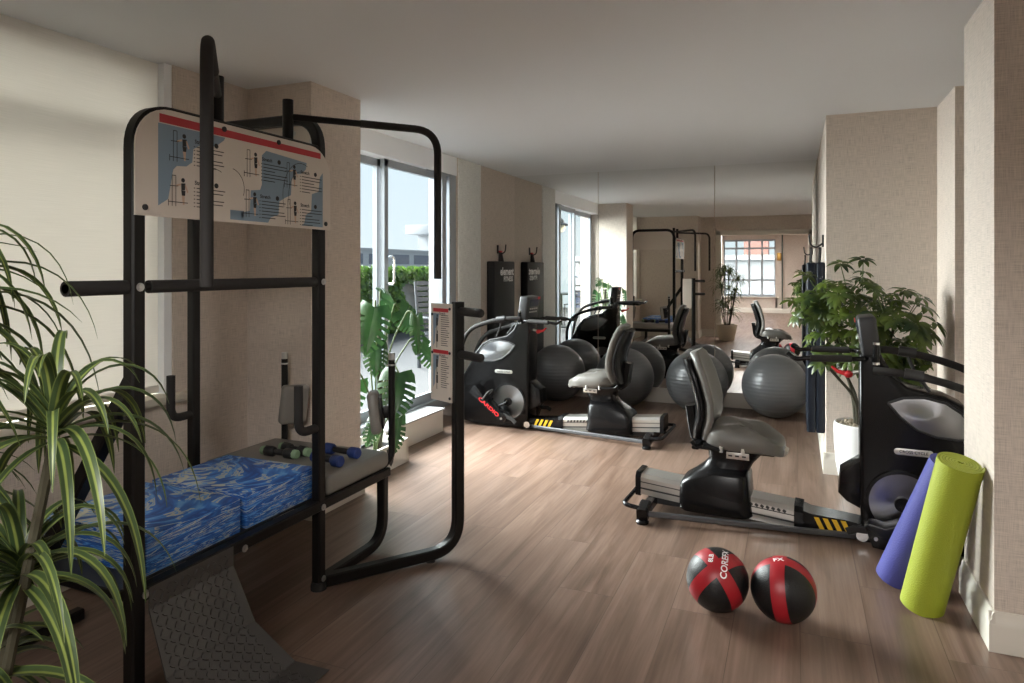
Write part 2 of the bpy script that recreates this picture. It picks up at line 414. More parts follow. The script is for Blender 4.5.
def disc_mat():
    m, t, b = new_mat('polished_disc')
    b.inputs['Base Color'].default_value = (.27, .27, .28, 1); b.inputs['Metallic'].default_value = 1; b.inputs['Roughness'].default_value = .28
    b.inputs['Anisotropic'].default_value = .85
    tg = nd(t, 'ShaderNodeTangent', direction_type='RADIAL', axis='Y'); t.links.new(tg.outputs[0], b.inputs['Tangent']); return m
M = dict(
    paper=wallpaper('grasscloth_wallpaper', (.58, .505, .44)),
    linen=wallpaper('pale_linen_panel', (.74, .74, .71)),
    ceil=mat('ceiling_paint', (.71, .725, .745), .9, bump=.05, bscale=80),
    trim=mat('trim_paint', (.66, .62, .55), .4),
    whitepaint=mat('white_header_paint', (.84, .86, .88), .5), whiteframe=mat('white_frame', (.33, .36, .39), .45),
    floor=wood_floor(),
    mirror=mat('mirror_silver', (.90, .905, .89), 0.0, 1),
    seam=mat('mirror_seam', (.10, .11, .10), .3, .5),
    glass=glass_mat('window_glass'),
    blind=blind_mat(),
    steel=mat('black_powder_coat', (.006, .005, .0045), .42, spec=.25, bump=.15, bscale=500),
    foamgrip=mat('black_foam_grip', (.016, .014, .013), .8, bump=.3, bscale=700),
    greysteel=mat('grey_steel', (.075, .075, .08), .4, .3), bolt=mat('zinc_bolt', (.55, .55, .55), .3, 1),
    pad=mat('grey_vinyl', (.19, .178, .16), .42, bump=.1, bscale=400),
    plastic=mat('black_plastic', (.007, .0066, .007), .27, spec=.25, bump=.04, bscale=300),
    plastic2=mat('charcoal_plastic', (.02, .02, .022), .45),
    shroud=mat('satin_black_shroud', (.0055, .005, .0052), .24, spec=.22),
    alu=mat('brushed_aluminium', (.60, .585, .55), .34, .85),
    alug=mat('aluminium_shadow_slot', (.06, .06, .06), .5, .5),
    chrome=mat('chrome', (.75, .75, .75), .15, 1),
    silverlens=disc_mat(),
    vinyl2=mat('taupe_seat_vinyl', (.14, .132, .12), .42, spec=.35, bump=.08, bscale=300),
    red=mat('red_plastic', (.55, .015, .02), .35),
    redprint=mat('red_print', (.62, .01, .015), .5),
    whiteprint=mat('white_print', (.88, .88, .88), .6),
    blackprint=mat('black_print', (.02, .02, .022), .6),
    greyprint=mat('grey_print', (.16, .16, .16), .6),
    board=mat('placard_cream', (.62, .555, .49), .45),
    blueprint=mat('placard_blue', (.20, .28, .36), .5),
    redstripe=mat('placard_red', (.45, .02, .03), .45),
    skinprint=mat('placard_skin', (.55, .38, .28), .5),
    yellow=mat('yellow_tape', (.78, .47, .02), .5),
    foam=marble_foam(),
    plate=mat('rubber_tread_plate', (.06, .055, .052), .42, spec=.6, bump=.1, bscale=300),
    blueneo=mat('blue_neoprene', (.012, .035, .17), .5), blackneo=mat('black_neoprene', (.012, .012, .013), .5),
    greenneo=mat('pale_green_neoprene', (.22, .33, .20), .5),
    medball=med_ball_mat(), gymball=gym_ball_mat(),
    green=foam_mat_mat('lime_foam', (.30, .35, .022), 240), purple=foam_mat_mat('purple_foam', (.055, .058, .27), 240),
    matvinyl=mat('black_mat_vinyl', (.012, .012, .0135), .5, spec=.3, bump=.1, bscale=60), matnavy=mat('navy_mat_vinyl', (.006, .009, .016), .45, spec=.25, bump=.04, bscale=60),
    pot=mat('white_ceramic', (.75, .75, .74), .35), potb=mat('beige_ceramic', (.55, .47, .36), .4),
    soil=mat('potting_soil', (.035, .025, .018), .95, bump=1, bscale=80), pebble=mat('dried_moss', (.30, .25, .18), .95, bump=1, bscale=120, var=.5),
    dracaena=leaf_mat('striped_strap_leaf', (.028, .052, .020), (.055, .085, .030), edge=(.22, .27, .065), stripes=True, trans=.18),
    monstera=leaf_mat('monstera_leaf', (.010, .036, .012), (.032, .082, .022), rough=.32, trans=.2),
    scheff=leaf_mat('schefflera_leaf', (.014, .036, .010), (.11, .155, .022), rough=.33, trans=.22),
    ivy=leaf_mat('ivy_leaf', (.018, .055, .01), (.10, .19, .02), trans=.3), stem=mat('plant_stem', (.075, .11, .035), .6), bark=mat('bark_stem', (.045, .04, .022), .8, bump=.5, bscale=90),
    stucco=mat('white_stucco', (.28, .28, .285), .8, bump=.2, bscale=40), deck=mat('dark_terrace_tile', (.022, .022, .025), .8, bump=.2, bscale=20), concrete=mat('pale_concrete', (.40, .40, .41), .8, bump=.2, bscale=20),
    facade=mat('grey_facade', (.26, .27, .285), .8), darkglass=mat('dark_window', (.05, .06, .09), .2), brick=mat('red_brick', (.22, .10, .08), .8), patio=mat('slate_blue_outdoor', (.008, .012, .019), .7),
    blackmetal=mat('black_metal', (.012, .012, .013), .4, .3), brass=mat('brass', (.55, .33, .10), .3, 1),
    bulb=mat('opal_glass', (.75, .68, .50), .2), sill=mat('window_sill_stone', (.62, .57, .48), .45), stepm=mat('white_step', (.72, .69, .64), .5), steptop=mat('grey_step_tread', (.36, .36, .36), .5),
)

# ------------------------------------------------------------------ room shell
XW = -2.945          # left wall face
YM = 7.18            # mirror
BH = .145            # baseboard height
struct('floor', MB().span(-3.3, 2.2, -.1, 7.4, -.12, 0), M['floor'])
struct('ceiling', MB().span(-3.4, 2.2, -8.6, 7.5, CEIL, CEIL+.15), M['ceil'])
wl = MB()
wl.span(-3.25, XW, .42, 2.57, 0, .755)                     # under the blind window
wl.span(-3.25, XW, 2.57, 3.09, 0, CEIL)
wl.span(-3.25, -2.49, 3.085, 3.555, 0, CEIL)              # pier
wl.span(-3.25, XW, 5.76, 7.4, 0, CEIL)                    # beyond the slider
wl.span(-3.25, XW, .2, .42, 0, CEIL)
struct('wall_left', wl, M['paper'])
struct('wall_far', MB().span(-3.3, 2.2, YM+.012, 7.5, 0, CEIL), M['paper'])
wr = MB()
wr.span(.197, 2.2, 5.12, 7.4, 0, CEIL)
wr.span(.847, 2.2, 4.585, 5.13, 0, CEIL)
wr.span(1.5, 2.2, 3.3, 4.7, 0, CEIL)
wr.span(.675, 2.2, 2.99, 3.47, 0, CEIL)
wr.span(.78, 2.2, 3.4, 3.75, 0, CEIL)
wr.span(1.25, 2.2, -.1, 3.1, 0, CEIL)
struct('wall_right', wr, M['paper'])
wb = MB()                                                 # the wall behind the camera, with its doorway
wb.span(-3.3, -1.78, -.1, .36, 0, CEIL)
wb.span(-1.9, -1.40, -.22, -.1, 0, CEIL)
wb.span(.26, 2.2, -.22, -.1, 0, CEIL)
wb.span(-1.40, .26, -.22, -.1, 2.08, CEIL)
struct('wall_back', wb, M['paper'])
t_ = MB()
t_.span(-1.49, -1.38, -.24, -.08, 0, 2.16, .008); t_.span(.24, .35, -.24, -.08, 0, 2.16, .008); t_.span(-1.49, .35, -.24, -.08, 2.06, 2.16, .008)
struct('trim_1', t_, M['trim'])

def baseboard(mb, a, b, nrm):
    a = V((*a, 0)); b = V((*b, 0)); n = V((*nrm, 0)); e_ = (b-a).normalized()*.0015; a = a+e_; b = b-e_; prof = [(0, 0), (.02, 0), (.02, .095), (.017, .112), (.012, .118), (.010, .135), (.006, .145), (0, .145)]
    mb.loft([[p + n*x + V((0, 0, z)) for x, z in prof] for p in (a, b)])
bl = MB()
baseboard(bl, (XW, .36), (XW, 3.085), (1, 0)); baseboard(bl, (XW, 3.085), (-2.47, 3.085), (0, -1)); baseboard(bl, (-2.49, 3.065), (-2.49, 3.575), (1, 0)); baseboard(bl, (XW, 5.76), (XW, YM), (1, 0))
struct('baseboard_left', bl, M['trim'])
bf = MB(); bf.span(XW, .197, YM-.02, YM+.012, 0, .15, .004)
struct('baseboard_far', bf, M['trim'])
bri = MB()
baseboard(bri, (.197, 5.10), (.197, YM-.02), (-1, 0)); baseboard(bri, (.177, 5.12), (.847, 5.12), (0, -1)); baseboard(bri, (.847, 4.565), (.847, 5.12), (-1, 0)); baseboard(bri, (.827, 4.585), (1.5, 4.585), (0, -1))
baseboard(bri, (.675, 2.97), (.675, 3.47), (-1, 0)); baseboard(bri, (.655, 2.99), (1.25, 2.99), (0, -1)); baseboard(bri, (.78, 3.47), (.78, 3.75), (-1, 0)); baseboard(bri, (1.25, -.1), (1.25, 2.99), (-1, 0))
struct('baseboard_right', bri, M['trim'])
bb = MB()
baseboard(bb, (XW, .36), (-1.78, .36), (0, 1)); baseboard(bb, (-1.78, -.1), (-1.78, .38), (1, 0)); baseboard(bb, (-1.78, -.1), (-1.49, -.1), (0, 1)); baseboard(bb, (.35, -.1), (1.25, -.1), (0, 1))
struct('baseboard_back', bb, M['trim'])

struct('trim_4', MB().span(XW-.01, XW+.012, 5.77, 6.26, BH, CEIL-.001, .002), M['linen'])
# mirror wall in three tall sheets
xs = [XW+.002, -1.964, -.751, .195]
for i in range(3):
    mm = MB(); mm.span(xs[i]+.003, xs[i+1]-.003, YM-.006, YM+.012, .15, CEIL-.002)
    o = mm.build('wall_mirror', M['mirror'])
    tag(o, ['tall mirror sheet at the window end of the far wall, reflecting the sliding door', 'widest mirror sheet in the middle of the far wall, reflecting the bare beige wall',
            'tall mirror sheet next to the hanging navy mats, reflecting the doorway'][i], 'mirror', 'mirror sheets on the far wall')
# the room seen through the doorway
co = MB()
co.span(-4.3, -4.1, -8.5, -.2, 0, CEIL); co.span(1.6, 1.8, -8.5, -.2, 0, CEIL)
co.span(-4.3, -2.1, -8.6, -8.4, 0, CEIL); co.span(-.56, 1.8, -8.6, -8.4, 0, CEIL); co.span(-2.2, -.5, -8.6, -8.4, 0, .5); co.span(-2.2, -.5, -8.6, -8.4, 2.3, CEIL)
co.span(-4.2, -3.2, -.35, -.1, 0, CEIL); co.span(.3, 1.7, -.35, -.221, 0, CEIL); co.span(-3.3, -1.5, -.35, -.221, 0, CEIL)
struct('wall_corridor', co, M['paper'])
struct('floor_corridor', MB().span(-4.2, 1.7, -8.6, -.1, -.12, 0), M['floor'])
cb = MB(); baseboard(cb, (-4.1, -8.4), (1.6, -8.4), (0, 1)); struct('baseboard_corridor', cb, M['trim'])
t2 = MB(); t2.span(-.38, -.34, -8.4, -8.37, .145, CEIL); struct('trim_2', t2, M['seam'])
wf = MB()
for x in (-2.1, -1.72, -1.33, -.95, -.56): wf.span(x-.03, x+.03, -8.52, -8.42, .5, 2.3)
for z in (.53, 1.02, 2.02, 2.27): wf.span(-2.1, -.56, -8.515, -8.425, z-.03, z+.03)
w3 = struct('window_3', wf, M['whiteframe']); MB().span(-2.1, -.56, -8.475, -8.47, .5, 2.3).build('pane', M['glass'], w3)
MB().span(-2.2, -.46, -8.42, -8.34, .47, .5, .004).build('window_sill', M['trim'], w3)
for li, (lx, ly) in enumerate(FILL_LIGHTS):  # made-up ceiling housings for the unseen fill lights
    t = thing('ceiling_lamp', ['flat white ceiling lamp just beyond the doorway', 'flat white ceiling lamp in the middle of the next room', 'flat white ceiling lamp before the window of the next room'][li], 'lamp', (lx, ly, CEIL), 0, 'ceiling lamps of the next room')
    q = MB()
    for (a, b_, c, d_) in ((-.8, .8, -.3, -.26), (-.8, .8, .26, .3), (-.8, -.76, -.3, .3), (.76, .8, -.3, .3)): q.span(a, b_, c, d_, -.07, 0)
    q.build('frame', M['whiteframe'], t); MB().span(-.78, .78, -.28, .28, -.02, 0).build('back_panel', M['trim'], t)
t = thing('wall_sconce', 'small brass sconce on the far wall of the next room, reflected in the mirror', 'lamp', (-.45, -8.4, 1.75))
MB().span(-.04, .04, 0, .015, -.09, .09, .004).build('back_plate', M['brass'], t); MB().span(-.06, .06, .015, .09, -.12, .12, .01).build('lamp_shade', M['brass'], t)

# ------------------------------------------------------------------ blind window
w1 = MB()
w1.span(-3.20, -3.12, .42, 2.57, .75, .81); w1.span(-3.20, -3.12, .42, 2.57, CEIL-.06, CEIL)
for y in (.45, 1.45, 2.535): w1.span(-3.20, -3.12, y-.035, y+.035, .75, CEIL)
w1.span(-3.19, -3.13, .42, 2.57, 2.06, 2.12)
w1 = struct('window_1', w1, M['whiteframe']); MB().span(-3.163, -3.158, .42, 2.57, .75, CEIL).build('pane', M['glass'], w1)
MB().span(-3.10, -2.885, .36, 2.66, .72, .762, .012).build('window_sill', M['sill'], w1)
MB().span(-3.02, -2.955, 2.525, 2.585, .76, CEIL).build('jamb', M['whitepaint'], w1)
t = thing('roller_blind', 'lowered cream roller blind over the tall window behind the black rack', 'blind', (-3.0, 1.46, .78))
MB().span(-3.002, -2.998, .40, 2.532, .776, CEIL-.001).build('blind_fabric', M['blind'], t, world=True)
MB().rect([(-3.0, .40, .785), (-3.0, 2.532, .785)], .04, .016).build('bottom_rail', M['trim'], t, world=True)

# ------------------------------------------------------------------ sliding door (left wall, beyond the pier)
d = MB(); XD = -3.06
d.span(-3.20, -2.96, 5.68, 5.76, .19, CEIL); d.span(-3.20, -2.97, 3.555, 5.76, .13, .215)
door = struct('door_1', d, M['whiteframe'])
MB().span(-3.20, -2.95, 3.555, 5.76, 2.27, CEIL).build('header', M['whitepaint'], door)
def panel(name, y0, y1, x, st=.055):
    f = MB()
    f.span(x-.02, x+.02, y0, y0+st, .215, 2.28); f.span(x-.02, x+.02, y1-st, y1, .215, 2.28)
    f.span(x-.02, x+.02, y0, y1, .215, .29); f.span(x-.02, x+.02, y0, y1, 2.21, 2.28)
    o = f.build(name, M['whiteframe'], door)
    MB().span(x-.004, x+.004, y0+st, y1-st, .29, 2.21).build('pane', M['glass'], o); return o
panel('door_panel', 3.56, 4.66, -3.09); p2 = panel('door_panel', 4.62, 5.69, -3.03)
MB().tube(fillet([(-3.01, 4.65, 1.49), (-2.94, 4.65, 1.49), (-2.94, 4.65, 1.27), (-3.01, 4.65, 1.27)], .03, 6), .011, 8).build('door_handle', M['chrome'], p2)
tk = MB()
for k in range(3): tk.span(-2.99+.012*k, -2.984+.012*k, 5.25+.1*k, 5.69, 2.25, 2.40)
tk.span(-2.995, -2.955, 5.48, 5.55, .2, CEIL); tk.span(-2.985, -2.955, 5.62, 5.67, .2, CEIL)
tk.build('door_track', M['whiteframe'], door)

t = thing('door_step', 'white step with grey tread along the foot of the sliding door', 'step', (-2.86, 4.75, 0))
MB().span(-3.05, -2.79, 4.3, 5.19, 0, .185, .004).build('riser', M['stepm'], t, world=True); MB().span(-3.05, -2.775, 4.3, 5.20, .1855, .20, .004).build('tread', M['steptop'], t, world=True)
pm = MB(); pm.span(-2.93, -2.59, 3.78, 3.80, 0, .17); pm.span(-2.93, -2.59, 4.27, 4.29, 0, .17); pm.span(-2.93, -2.91, 3.79, 4.28, 0, .17); pm.span(-2.61, -2.59, 3.79, 4.28, 0, .17); pm.span(-2.92, -2.60, 3.79, 4.28, 0, .02)
tag(pm.build('planter', M['stepm']), 'low white square planter under the monstera by the sliding door', 'planter')

# ------------------------------------------------------------------ outside
struct('terrace_floor', MB().span(-7.2, -3.25, -6, 16, .02, .17), M['deck'])
struct('wall_terrace', MB().span(-7.4, -7.15, -6, 16, .1, 1.36), M['stucco'])
pc = MB(); pc.span(-7.45, -7.12, -6, 16, 1.36, 1.41, .01); struct('trim_3', pc, M['stucco'])
iv = MB()
rnd = random.Random(3)
for k in range(8000):
    y = rnd.uniform(6.3, 13); z = rnd.uniform(.17, 1.42)
    n1 = math.sin(y*3.1)+math.sin(y*1.3+2)+math.cos(z*6+y*2)
    if n1 < -2.05: continue
    s_ = rnd.uniform(.03, .065); c = V((-7.03+rnd.uniform(0, .14), y, z))
    a = rnd.uniform(-1, 1); b_ = rnd.uniform(-.9, .3)
    rot = Matrix.Rotation(a, 3, 'Z') @ Matrix.Rotation(b_, 3, 'Y') @ Matrix.Rotation(rnd.uniform(0, 6.3), 3, 'X')
    pts = [(0, -.9), (.75, -.45), (.6, .3), (0, 1.1), (-.6, .3), (-.75, -.45)]
    iv.f([iv.v(c + rot @ V((0, p*s_, q*s_))) for p, q in pts])
o = iv.build('ivy', M['ivy'], norm=False); tag(o, 'green ivy covering the white terrace wall outside the sliding door', 'ivy', kind='stuff')
def building(name, label, x, y0, y1, z0, z1, m, rows, cols, dm=6):
    o_ = thing(name, label, 'building', (x-dm/2, (y0+y1)/2, z0))
    MB().span(x-dm, x, y0, y1, z0, z1).build('wall', m, o_, world=True)
    MB().span(x-dm-.2, x+.35, y0-.3, y1+.3, z1, z1+.35).build('roof_edge', M['facade'], o_, world=True)
    for r_ in range(rows):
        for c_ in range(cols):
            dy = (y1-y0)/cols; dz = (z1-z0)/rows
            MB().span(x, x+.06, y0+dy*(c_+.12), y0+dy*(c_+.88), z0+dz*(r_+.25), z0+dz*(r_+.8)).build('window', M['darkglass'], o_, world=True)
building('low_building', 'long low pale rooftop building beyond the terrace wall', -70, 86, 156, -2, 4.6, M['facade'], 2, 9)
building('rooftop_tower', 'pale tower block with an overhanging top behind the low rooftops', -80, 147, 153, -2, 9.4, M['facade'], 2, 3)
MB().span(-86, -79, 141, 154, 9.4, 11.6, .1).build('tower_top', M['facade'], bpy.data.objects['rooftop_tower'], world=True)
building('street_building', 'pale building outside the window of the next room, seen in the mirror', 6, -40, -39, -4, 1, M['concrete'], 1, 1)
bo = bpy.data.objects['street_building']
for ch in kids(bo): bpy.data.objects.remove(ch)
bo.location = (0, -32, 0)
MB().span(-14, 12, -36, -30, -6, 1.9).build('wall', M['stucco'], bo, world=True); MB().span(-14.2, 12.2, -36.2, -29.8, 1.9, 2.2).build('roof_edge', M['concrete'], bo, world=True)
MB().span(-14, 12, -30, -29.93, -1.4, -.2).build('window', M['darkglass'], bo, world=True); MB().span(-14, 12, -30, -29.9, -.2, .2).build('ledge', M['concrete'], bo, world=True)
MB().span(-3.1, -1.6, -35, -33, 2.2, 6).build('brick_tower', M['brick'], bo, world=True)

t = thing('patio_chair', 'tall slatted slate blue patio chair outside the sliding door', 'chair', (-3.95, 7.45, .17), R(60))
for s1 in (-.26, .26):
    for y_ in (-.22, .24): MB().cyl((s1, y_, 0), (s1, y_+(.0 if y_ < 0 else .0), .62 if y_ < 0 else .62), .018, 10).build('leg', M['patio'], t)
    MB().rect(fillet([(s1, .22, .0), (s1, .24, .45), (s1, .33, 1.06)], .1, 4), .035, .03).build('back_post', M['patio'], t)
    MB().span(s1-.03, s1+.03, -.25, .25, .61, .64, .008).build('armrest', M['patio'], t)
q = MB()
for k in range(7): q.span(-.26, .26, -.24+.07*k, -.185+.07*k, .42, .44)
q.build('seat', M['patio'], t)
q = MB()
for k in range(9):
    f_ = k/8; q.box((0, .25+.08*f_, .50+.54*f_), (.50, .018, .05), Matrix.Rotation(-.14, 3, 'X'))
q.build('backrest', M['patio'], t)
t = thing('patio_table', 'small round black patio table seen through the door in the mirror', 'table', (-4.5, .8, .17))
MB().lathe([(0, .68), (.34, .68), (.35, .69), (.35, .705), (.34, .71), (0, .71)], n=32).build('table_top', M['blackmetal'], t); MB().cyl((0, 0, .03), (0, 0, .68), .03).build('stem', M['blackmetal'], t); MB().lathe([(0, 0), (.2, 0), (.2, .015), (.03, .04), (0, .04)]).build('base', M['blackmetal'], t)
for i, (cx, cy, rz) in enumerate(((-4.55, 1.6, PI), (-4.4, .1, 0))):
    t = thing('terrace_chair', ['thin black metal chair on the terrace, the one nearer the sliding door', 'thin black metal chair on the terrace, beyond the small round table'][i], 'chair', (cx, cy, .17), rz)
    for sx in (-.2, .2):
        MB().cyl((sx, .2, 0), (sx*.95, .18, .44), .012, 8).build('leg', M['blackmetal'], t)
        MB().tube(fillet([(sx, -.2, 0), (sx, -.19, .44), (sx, -.25, .86)], .06, 4), .012, 8).build('leg', M['blackmetal'], t)
    MB().span(-.21, .21, -.2, .21, .435, .455, .006).build('seat', M['blackmetal'], t)
    q = MB()
    for z_ in (.60, .72, .84): q.box((0, -.19-.06*(z_-.44)/.42, z_), (.4, .012, .04))
    q.build('backrest', M['blackmetal'], t)
t = thing('outdoor_wall_lamp', 'black gooseneck lamp with a round bulb hanging outside the sliding door', 'lamp', (-3.25, 3.62, 2.2))
MB().lathe([(0, 0), (.06, 0), (.06, -.02), (0, -.02)], (0, 0, .1), 20, 'x').build('back_plate', M['blackmetal'], t)
MB().tube(fillet([(0, 0, .1), (-.12, 0, .28), (-.33, 0, .28), (-.33, 0, .0)], .12, 8), .013, 10).build('arm', M['blackmetal'], t)
MB().lathe([(.02, .03), (.05, 0), (.07, -.05), (.17, -.09), (.17, -.1), (.06, -.06), (.02, .0)], (-.33, 0, 0), 28).build('lamp_shade', M['blackmetal'], t)
MB().ball((-.33, 0, -.13), .085).build('bulb', M['bulb'], t)

# ------------------------------------------------------------------ stretching rack
XR, XL, YA, YB = -1.92, -2.65, 1.53, 2.43
rk = thing('stretching_rack', 'tall black steel stretching rack with a padded bench and exercise placards', 'exercise rack', (-2.2, 2.2, 0))
def rp(name, mb, m, parent=None): return mb.build(name, m, rk if parent is None else parent, world=True)
def sub(name, mb, m, parent):               # sub-part: local space of rk
    mb.bm.transform(Matrix.Translation(-rk.location)); return mb.build(name, m, parent)
def hexb(mb, p, ax, r=.009, h=.008): p = V(p); mb.cyl(p, p+V(ax)*h, r, 6); mb.cyl(p, p+V(ax)*.003, r*1.5, 16)
b = MB(); b.rect(fillet([(XR, YA, 0.012), (XR, YA, 1.905), (XR, YB-.03, 1.905)], .13, 10), .048, .048, up=(1, 0, 0)); rp('front_post', b, M['steel'])
b = MB(); b.rect(fillet([(XR, YB, 0.012), (XR, YB, 2.055), (XL, YB, 2.055), (XL, YB, .012)], .14, 10), .045, .045, up=(0, 1, 0)); rp('back_arch', b, M['steel'])
for x, y in ((XR, YA), (XR, YB), (XL, YB)):
    MB().lathe([(0, 0), (.034, 0), (.034, .02), (.03, .035), (0, .035)], (x, y, 0), 16).build('rubber_foot', M['foamgrip'], rk, world=True)
# panel on the back arch
b = MB(); pl = [(XL+.03, 1.72), (XR-.03, 1.72), (XR-.03, 1.93), (XR-.06, 2.0), (XR-.11, 2.03), (XL+.11, 2.03), (XL+.06, 2.0), (XL+.03, 1.93)]
b.prism(pl, YB+.018, YB+.024, 'y'); bp = rp('back_placard', b, M['board'])
b = MB()
for x, z in ((XR-.05, 1.96), (XR-.15, 2.0), (XL+.15, 2.0)): hexb(b, (x, YB+.017, z), (0, -1, 0), .008, .006)
sub('bolt', b, M['bolt'], bp)
# front placard with its diagrams
PX = XR+.030
pw0, pw1, pz0, pz1 = YA-.025, YB+.035, 1.565, 1.915
ol = [(pw0, pz0), (pw1, pz0), (pw1, pz1-.14)]
for k in range(1, 9): a = PI/2*k/8; ol.append((pw1-.13+.13*math.cos(a), pz1-.13+.13*math.sin(a)))
for k in range(0, 9): a = PI/2+PI/2*k/8; ol.append((pw0+.13+.13*math.cos(a), pz1-.13+.13*math.sin(a)))
b = MB(); b.prism(ol, PX, PX+.006, 'x'); pc_ = rp('front_placard', b, M['board'])
def on(u, v, h=.0005): return V((PX+.006+h, pw0+(pw1-pw0)*u, pz0+(pz1-pz0)*v))
def flat(mb, pts, h): mb.f([mb.v(on(u, v, h)) for u, v in pts])
b = MB(); flat(b, [(.09, .87), (.93, .865), (.93, .935), (.09, .95)], .0004); sub('red_stripe', b, M['redstripe'], pc_)
b = MB()
flat(b, [(.085, .10), (.125, .17), (.145, .45), (.16, .49), (.20, .50), (.225, .55), (.23, .68), (.26, .73), (.33, .75), (.37, .83), (.375, .86), (.085, .86)], .0004)
flat(b, [(.47, .03), (.60, .03), (.615, .09), (.66, .13), (.665, .28), (.70, .33), (.735, .37), (.74, .55), (.755, .62), (.80, .64), (.83, .70), (.835, .78), (.59, .82), (.565, .76), (.565, .44), (.555, .38), (.505, .36), (.50, .14), (.45, .11)], .0004)
flat(b, [(.40, .13), (.47, .13), (.47, .03), (.40, .03)], .0004)
flat(b, [(.80, .03), (.945, .03), (.945, .70), (.925, .64), (.915, .46), (.87, .42), (.865, .21), (.83, .16), (.82, .06)], .0004)
sub('blue_patch', b, M['blueprint'], pc_)
b = MB()
heads = [(.235, .755, .37), (.235, .355, .37), (.565, .72, .715), (.555, .31, .70), (.795, .66, .93), (.795, .27, .93)]
for (u, v, u2) in heads:
    text_faces(b, 'Stretch', .019, lambda x, y: on(u, v, .001)+V((0, x, y)), .03, 'LEFT')
    c0 = [(u+.098+.010*math.cos(2*PI*k/14), v+.026*math.sin(2*PI*k/14)) for k in range(14)]; flat(b, c0, .001)
    rr = random.Random(int(u*1000+v*100))
    for k in range(6):
        vv = v-.055-.036*k; L = (u2-u)*(rr.uniform(.85, 1) if k not in (2, 5) else rr.uniform(.4, .7))
        flat(b, [(u+.008, vv), (u+.008+L, vv), (u+.008+L, vv+.009), (u+.008, vv+.009)], .001)
        flat(b, [(u-.004, vv), (u+.002, vv), (u+.002, vv+.009), (u-.004, vv+.009)], .001)
sub('printed_text', b, M['blackprint'], pc_)
b = MB(); bs = MB()
def stick(mb, p, q, w_=.004, h=.0012):
    p = on(*p, h); q = on(*q, h); dd = (q-p).normalized(); n = dd.cross(V((1, 0, 0)))*w_/2
    mb.f([mb.v(p+n), mb.v(q+n), mb.v(q-n), mb.v(p-n)])
for (u, v) in ((.19, .55), (.185, .13), (.53, .52), (.525, .09), (.755, .47), (.76, .05)):
    hh = .24
    flat(b, [(u+.008*math.cos(2*PI*k/12), v+hh*.97+.022*math.sin(2*PI*k/12)) for k in range(12)], .0012)
    flat(b, [(u-.008, v+hh*.84), (u+.010, v+hh*.86), (u+.008, v+hh*.58), (u-.007, v+hh*.56)], .0012)
    flat(b, [(u-.008, v+hh*.56), (u+.010, v+hh*.56), (u+.008, v+hh*.36), (u-.005, v+hh*.36)], .0014)
    flat(bs, [(u-.006, v+hh*.38), (u+.007, v+hh*.38), (u+.006, v), (u-.001, v)], .0012)
    stick(bs, (u+.008, v+hh*.8), (u+.02, v+hh*.5), .006); stick(bs, (u-.009, v+hh*.8), (u-.03, v+hh*.72), .006)
    for q_ in (((u-.045, v-.02), (u-.045, v+hh*1.12)), ((u-.030, v-.02), (u-.030, v+hh*1.12)), ((u-.045, v+hh*1.12), (u-.030, v+hh*1.12)), ((u-.06, v+.02), (u+.02, v+.02)), ((u-.055, v+hh*.7), (u-.02, v+hh*.72)), ((u-.06, v-.02), (u-.06, v+.04))): stick(b, *q_, .0025)
for cx, r0, r1, a0, a1 in ((.33, .055, .16, 60, 190), (.80, .115, .40, 70, 200), (.80, .08, .30, 80, 200), (.40, .07, .2, -20, 80)):
    last = None
    for k in range(15):
        a = R(a0+(a1-a0)*k/14); p = (cx+r0*math.cos(a)*1.0, .36+r1*math.sin(a))
        if last: stick(b, last, p, .0022)
        last = p
sub('printed_figures', b, M['blackprint'], pc_); sub('printed_limbs', bs, M['skinprint'], pc_)
b = MB()
for u, v in ((.035, .075), (.965, .075), (.37, .945), (.66, .945)): b.cyl(on(u, v, 0), on(u, v, .004), .0095, 16)
sub('screw_cap', b, M['blackprint'], pc_)
# pull-up arms that splay outwards
for (py, ey, ex) in ((1.895, 1.372, -1.45), (2.27, 2.775, -1.52)):
    P0 = V((XR-.03, py, 2.03)); P1 = V((ex, ey, 2.03)); P2 = V((ex, ey, 1.35))
    b = MB(); b.cyl((XR-.03, py, 1.80), (XR-.03, py, 2.10), .022, 16); rp('arm_post', b, M['steel'])
    pa = fillet([P0, P1, P2], .11, 10); b = MB(); b.tube(pa, .0145, 12); arm = rp('pull_up_arm', b, M['steel'])
    d_ = (P1-P0); st = P0 + d_*.46
    b = MB(); b.tube(fillet([st, P1, P2], .11, 10), .0172, 16); sub('foam_grip', b, M['foamgrip'], arm)
# horizontal foam bars
b = MB(); b.cyl((XR, YA+.03, 1.34), (XR, YB-.02, 1.34), .015); g = rp('cross_bar', b, M['steel']); b = MB(); b.cyl((XR, YA+.05, 1.34), (XR, YB-.03, 1.34), .021, 18); sub('foam_grip', b, M['foamgrip'], g)
b = MB(); b.cyl((XR, YA-.02, 1.34), (XR, YA-.22, 1.34), .015); g = rp('side_bar', b, M['steel']); b = MB(); b.cyl((XR, YA-.03, 1.34), (XR, YA-.22, 1.34), .0225, 18); sub('foam_grip', b, M['foamgrip'], g)
b = MB(); hexb(b, (XR+.026, YA, 1.34), (1, 0, 0)); hexb(b, (XR+.026, YB, 1.34), (1, 0, 0)); hexb(b, (XR+.026, YB, .36), (1, 0, 0)); hexb(b, (XR+.026, 1.97, .355), (1, 0, 0)); hexb(b, (XR+.026, 1.60, .33), (1, 0, 0)); hexb(b, (XR+.026, YA+.02, .37), (1, 0, 0)); hexb(b, (XR+.026, YB+.0, .05), (1, 0, 0)); rp('bolt', b, M['bolt'])
